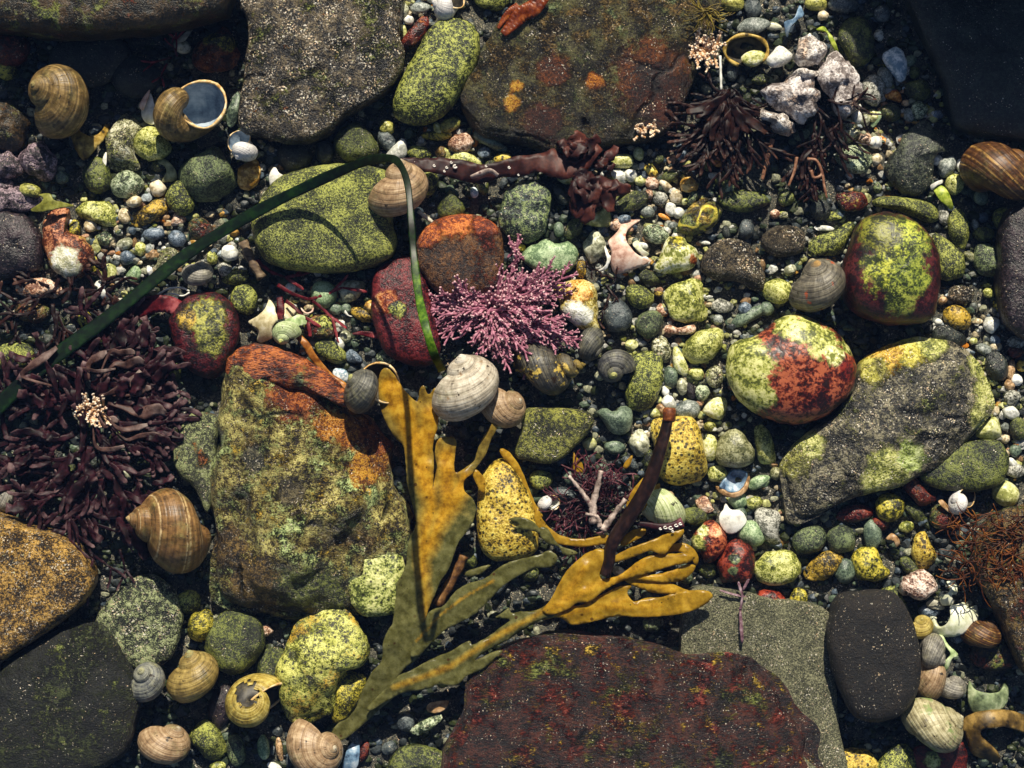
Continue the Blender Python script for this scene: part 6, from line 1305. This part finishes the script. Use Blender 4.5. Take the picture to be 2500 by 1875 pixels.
# red fronds under the white crust
b = []
for (x, y, a, l, w, lv, z) in [(560,560,-100,50,22,2,60),(520,600,-130,55,24,2,58),(600,600,-80,55,22,2,58),(480,520,-150,50,20,2,60),(640,560,-60,55,18,2,60),(560,500,-110,60,24,2,62),(420,620,-140,45,20,2,56),(700,560,-30,50,12,1,64),(500,480,160,40,14,1,62),(560,640,-95,60,24,2,54),(640,640,-75,55,20,2,54),(760,620,-20,30,12,1,60)]:
    X, Y = T1('k', x, y); b.append((X, Y, a, l, w, lv, z+10))
weed('red_frond_weed', 'dark red fan of narrow fronds between the patchy slab and the white crust', b, M_BROWNRED, 41, spread=20, curl=.6, dup=2, fat=1.3)
fw = bpy.data.objects['red_frond_weed']; X, Y = T1('k', 560, 520)
blades(fw, M_BROWNRED, X, Y, 34, (-165, -20), (70, 125), (13, 26), (58, 86), 5, 22)
b = []
for (x, y, a, l, w, lv, z) in [(1390,960,-95,48,30,1,50),(1560,760,-80,50,26,1,56),(1500,620,-40,50,18,1,60),(1650,760,-60,40,22,1,54),(1400,1120,-110,36,16,1,48),(1620,540,-20,46,16,1,92),(1750,600,30,36,14,1,94),(1420,1250,-70,40,22,1,46)]:
    X, Y = T1('k', x, y); b.append((X, Y, a, l, w, lv, z))
bw = weed('brown_red_weed', 'rusty branching weed hanging below the white crust', b, M_BROWNRED, 42, spread=26, curl=.7, dup=3)
for pts in ([(1400,1170),(1500,1190),(1560,1320),(1580,1450),(1610,1590)], [(1440,1290),(1470,1370),(1540,1350),(1560,1300)], [(1030,960),(990,1120),(950,1270),(920,1395)], [(1290,1150),(1260,1310),(1200,1460)]):
    mb = MB(); q = cr([Vector((p[0], p[1], 56)) for p in T('k', pts)], 16); mb.tube([W(p.x, p.y, p.z) for p in q], [(4.2-1.2*i/15)*SC*(1.4 if pts[0][0] == 1030 else 1) for i in range(16)], 7)
    mb.build('stem', plain('rosy_stem', ('#5c382c', '#94684e', '#c09a80'), 300, .45, .2, .2) if 'rosy_stem' not in bpy.data.materials else bpy.data.materials['rosy_stem'], bw.location, parent=bw)
# crimson threads and little weeds
X, Y = T1('b2', 200, 760)
weed('crimson_weed', 'crimson branching weed in the shadow of the big green boulder', [(X-50,Y-50,-50,60,24,1,40),(X+40,Y-10,40,40,16,1,40),(X,Y+10,-40,70,28,2,44),(X+20,Y+50,-30,50,26,1,46)], M_CRIM, 51, spread=26)
strap('crimson_weed', 'crimson strap standing on the cream star shell', 'b2', [(215,900,50,60),(225,980,60,74),(225,1040,62,76),(222,1085,40,70)], M_CRIM, z=70)
strap('crimson_weed', 'thin crimson sliver beside the dark crimson stone', 'b2', [(830,1210,10),(900,1205,34),(980,1215,50),(1050,1230,40)], M_CRIM, z=24)
X, Y = T1('a1', 1480, 450)
weed('crimson_weed', 'small crimson weed with pale bits beside the rusty knob stone', [(X,Y,70,26,14,1,40),(X-10,Y+10,200,30,14,1,40),(X+4,Y+8,100,24,12,1,44),(X-20,Y+25,240,26,14,1,40)], M_CRIM, 53)
strap('red_weed_arch', 'red brown weed arch beside the crimson and green stone', 'b1', [(1050,1190,40,36),(1090,1090,110,50),(1180,1000,150,60),(1300,960,150,64),(1420,960,140,60),(1520,1000,120,54),(1580,1050,60,44)], M_CRIM, z=50)
X, Y = T1('b3', 830, 800)
weed('brown_weed', 'brown jelly-like weed beside the charcoal pebble', [(X,Y,-60,30,16,2,30),(X-10,Y-20,100,26,14,1,30),(X+10,Y+20,-100,34,18,2,28),(X+5,Y,0,24,14,1,32)], M_BROWNRED, 54, spread=40, curl=1.2)
X, Y = T1('a3', 700, 1550)
strap('orange_weed_strip', 'orange brown weed strip curling down the huge boulder', 'b2', [(290,1150,60,60),(360,1220,50,66),(440,1300,60,72),(490,1390,62,70),(560,1480,60,66),(640,1570,64,66),(740,1640,70,70),(800,1690,50,72)], plain('orange_weed', ('#5c300c', '#9a5c1e', '#c88c40'), 200, .35, .15, .25), z=66)
strap('rust_blade', 'rust brown leaf lying on the head of the patchy slab', 'a3', [(-40,290,60),(40,200,110),(120,120,130),(220,60,140),(300,-40,120)], plain('rust_blade', ('#3c1408', '#7a3414', '#b06430'), 200, .35, .15, .25), z=106)
strap('rust_blade', 'slim rust leaf beside the rust brown leaf on the patchy slab', 'a2', [(2060,240,20),(2110,160,50),(2170,90,60),(2230,40,50)], plain('rust_blade_b', ('#3c1408', '#843a16', '#b86c34'), 200, .35, .15, .25), z=90)
plate('b1', [(260,165),(350,100),(365,60),(325,40),(390,25),(430,35),(455,80),(530,98),(625,130),(520,148),(430,165),(330,182)], plain('green_fork', ('#5a5a20', '#8c8c3c', '#b0b060'), 200, .35, .1, .3), 'olive green forked weed lying like a hand on the pale crust', name='forked_weed', cat='seaweed', z=66, dome=.2, group=None, thick=3)
X, Y = T1('d3', 1960, 330)
mw = weed('mauve_weed', 'mauve forked stalk on the flat grey green slab', [(X,Y,75,36,20,1,74),(X,Y,-85,60,20,0,74),(X-50,Y-50,-20,50,14,0,72)], plain('mauve_weed', ('#4a3038', '#7c5c66', '#b09aa0'), 260, .4, .3, .2), 55, spread=26, curl=.3)
# feathery weed and stringy weed
def strings(name, label, cx, cy, rx, ry, n, mat, seed, z, ln=(30, 70), rad=1.6, fan=None):
    mb = MB(); r = random.Random(seed)
    for i in range(n):
        if fan: x, y = cx+r.uniform(-6, 6), cy+r.uniform(-6, 6); a = r.uniform(*fan)
        else: x, y = cx+rx*r.uniform(-1, 1), cy+ry*r.uniform(-1, 1); a = r.uniform(0, 360)
        L_ = r.uniform(*ln); zz = z+r.uniform(-6, 14); path = []; da = r.uniform(-14, 14)
        for k in range(9):
            path.append(W(x, y, zz)); x += math.cos(R(a))*L_/8; y -= math.sin(R(a))*L_/8; a += da+r.uniform(-12, 12); zz += r.uniform(-2, 2.2)
        q = r.uniform(.6, 1.3); mb.tube(path, [rad*q*SC*(1-.6*k/8) for k in range(9)], 5, [k/8 for k in range(9)])
    o = mb.build(name, mat, W(cx, cy, z)); tag(o, label, 'seaweed'); return o
X, Y = T1('a3', 1680, 90)
strings('feathery_weed', 'feathery yellow brown weed at the upper edge of the patchy slab', X, Y, 0, 0, 46, plain('feathery_weed', ('#2c2408', '#6c5c1c', '#b09c48'), 200, .4, .2, .2), 61, 100, (40, 74), 2.0, (150, 400))
strings('stringy_weed', 'tangle of stringy orange brown weed covering the rough brown rock', 2412, 1335, 92, 84, 180, M_STRING, 62, 118, (30, 80), 2.2)
X, Y = T1('c1', 700, 1420)
weed('maroon_weed', 'shaded maroon rags beside the golden glittering boulder', [(X,Y-40,-60,50,22,2,70),(X+30,Y-60,-20,50,22,1,66),(X-60,Y-90,-140,50,24,2,70),(X+90,Y,-80,40,18,1,60)], M_MAROON, 63, spread=30)
X, Y = T1('d1', 330, 30)
# ------------------------------------------------------------------ white crust: sponge-like lumps
cr_root = empty('crusted_lump', W(1985, 200, 0)); tag(cr_root, 'white and peach spongy crust in four lobes above the rusty branching weed', 'sponge')
M_CR1 = rock('crust_white', ('#7a706a', '#cfc6be', '#f2eee8'), sc=240, bump=1.0, dark=.15, patch=[('peach', 60, .55, .63)])
M_CR2 = rock('crust_grey', ('#6a605c', '#b0a6a2', '#e2dcd8'), sc=260, bump=.9, patch=[('peach', 50, .58, .68)])
for k, (pl, m, h, z) in enumerate([
  ([(280,470),(320,340),(370,290),(470,330),(560,390),(540,460),(470,540),(340,560),(300,530)], M_CR1, 30, 64),
  ([(480,560),(560,450),(700,480),(760,560),(800,650),(840,700),(830,800),(780,920),(700,990),(620,960),(560,800),(500,700)], M_CR2, 34, 58),
  ([(40,780),(150,680),(280,630),(400,650),(460,740),(480,860),(450,970),(380,1030),(280,1020),(150,940),(40,900)], M_CR2, 44, 70),
  ([(-30,900),(60,940),(180,980),(290,1060),(290,1120),(200,1150),(120,1110),(60,1030),(-40,1000)], M_CR1, 34, 66),
  ([(180,700),(300,580),(420,590),(500,590),(500,630),(400,660),(290,680)], M_CR1, 24, 84)]):
    o = S('a4', m, pl, None, h=h*1.2, z=z, rough=.3, name='lobe', cat=None)
    o.pop('category', None) if 'category' in o else None
    o.pop('group', None) if 'group' in o else None
    wl = o.location.copy(); o.parent = cr_root; o.location = wl-cr_root.location
S('a4', 'white', [(35,510),(90,440),(150,380),(215,420),(262,480),(200,545),(90,572)], 'smooth white lump touching the spongy crust', h=26, z=50)
S('d4', rock('stone_barnacle_lump', ('#6a4c40', '#c8a894', '#f0e2d4'), sc=260, bump=1.0, dark=.45, darksc=300), [(1170,80),(1280,0),(1400,20),(1480,110),(1422,212),(1300,232),(1180,172)], 'pinkish white pitted barnacle lump beside the stringy weed', h=34, z=34, rough=.22)
# sticks
def stick(tile, pts, r0, mat, label, z=34, name='twig'):
    mb = MB(); q = cr([Vector((p[0], p[1], z)) for p in T(tile, pts)], 12); mb.tube([W(p.x, p.y, p.z) for p in q], [r0*SC*(1+.15*math.sin(i*1.9)) for i in range(12)], 7)
    o = mb.build(name, mat, W(q[0].x, q[0].y, z)); tag(o, label, 'twig'); return o
stick('b2', [(1385,172),(1450,225),(1525,280)], 5, FR['grey'], 'short pale stick beside the winkle at the eelgrass bend')
stick('b1', [(2050,430),(2090,520),(2150,640),(2212,740)], 12, plain('wood', ('#3a2a20', '#6a5844', '#8e7c62'), 300, .6, .5, stretch=(.3, 2, 1, 30)), 'brown wood stick beside the shadow of the big green boulder')
stick('b1', [(1330,880),(1420,830),(1530,820),(1600,850)], 2.5, FR['white'], 'thin white thread loop beside the small grey winkle', z=40)
stick('b1', [(1350,900),(1440,870),(1540,890),(1600,860)], 2.2, FR['white'], 'second thin white thread below the first beside the small grey winkle', z=40)
stick('g', [(460,930),(520,830),(590,700),(620,630)], 12, plain('bark', ('#2c1a0c', '#5c3c1c', '#8a6638'), 300, .6, .5), 'brown bark sliver between the rockweed blades', z=60)
stick('a3', [(1790,470),(1795,600),(1800,760)], 3.2, FR['white'], 'thin white root hanging under the peach clump', z=70)
BOX = [(q, q.min(0), q.max(0)) for q, nm in OUTL]
scatter()
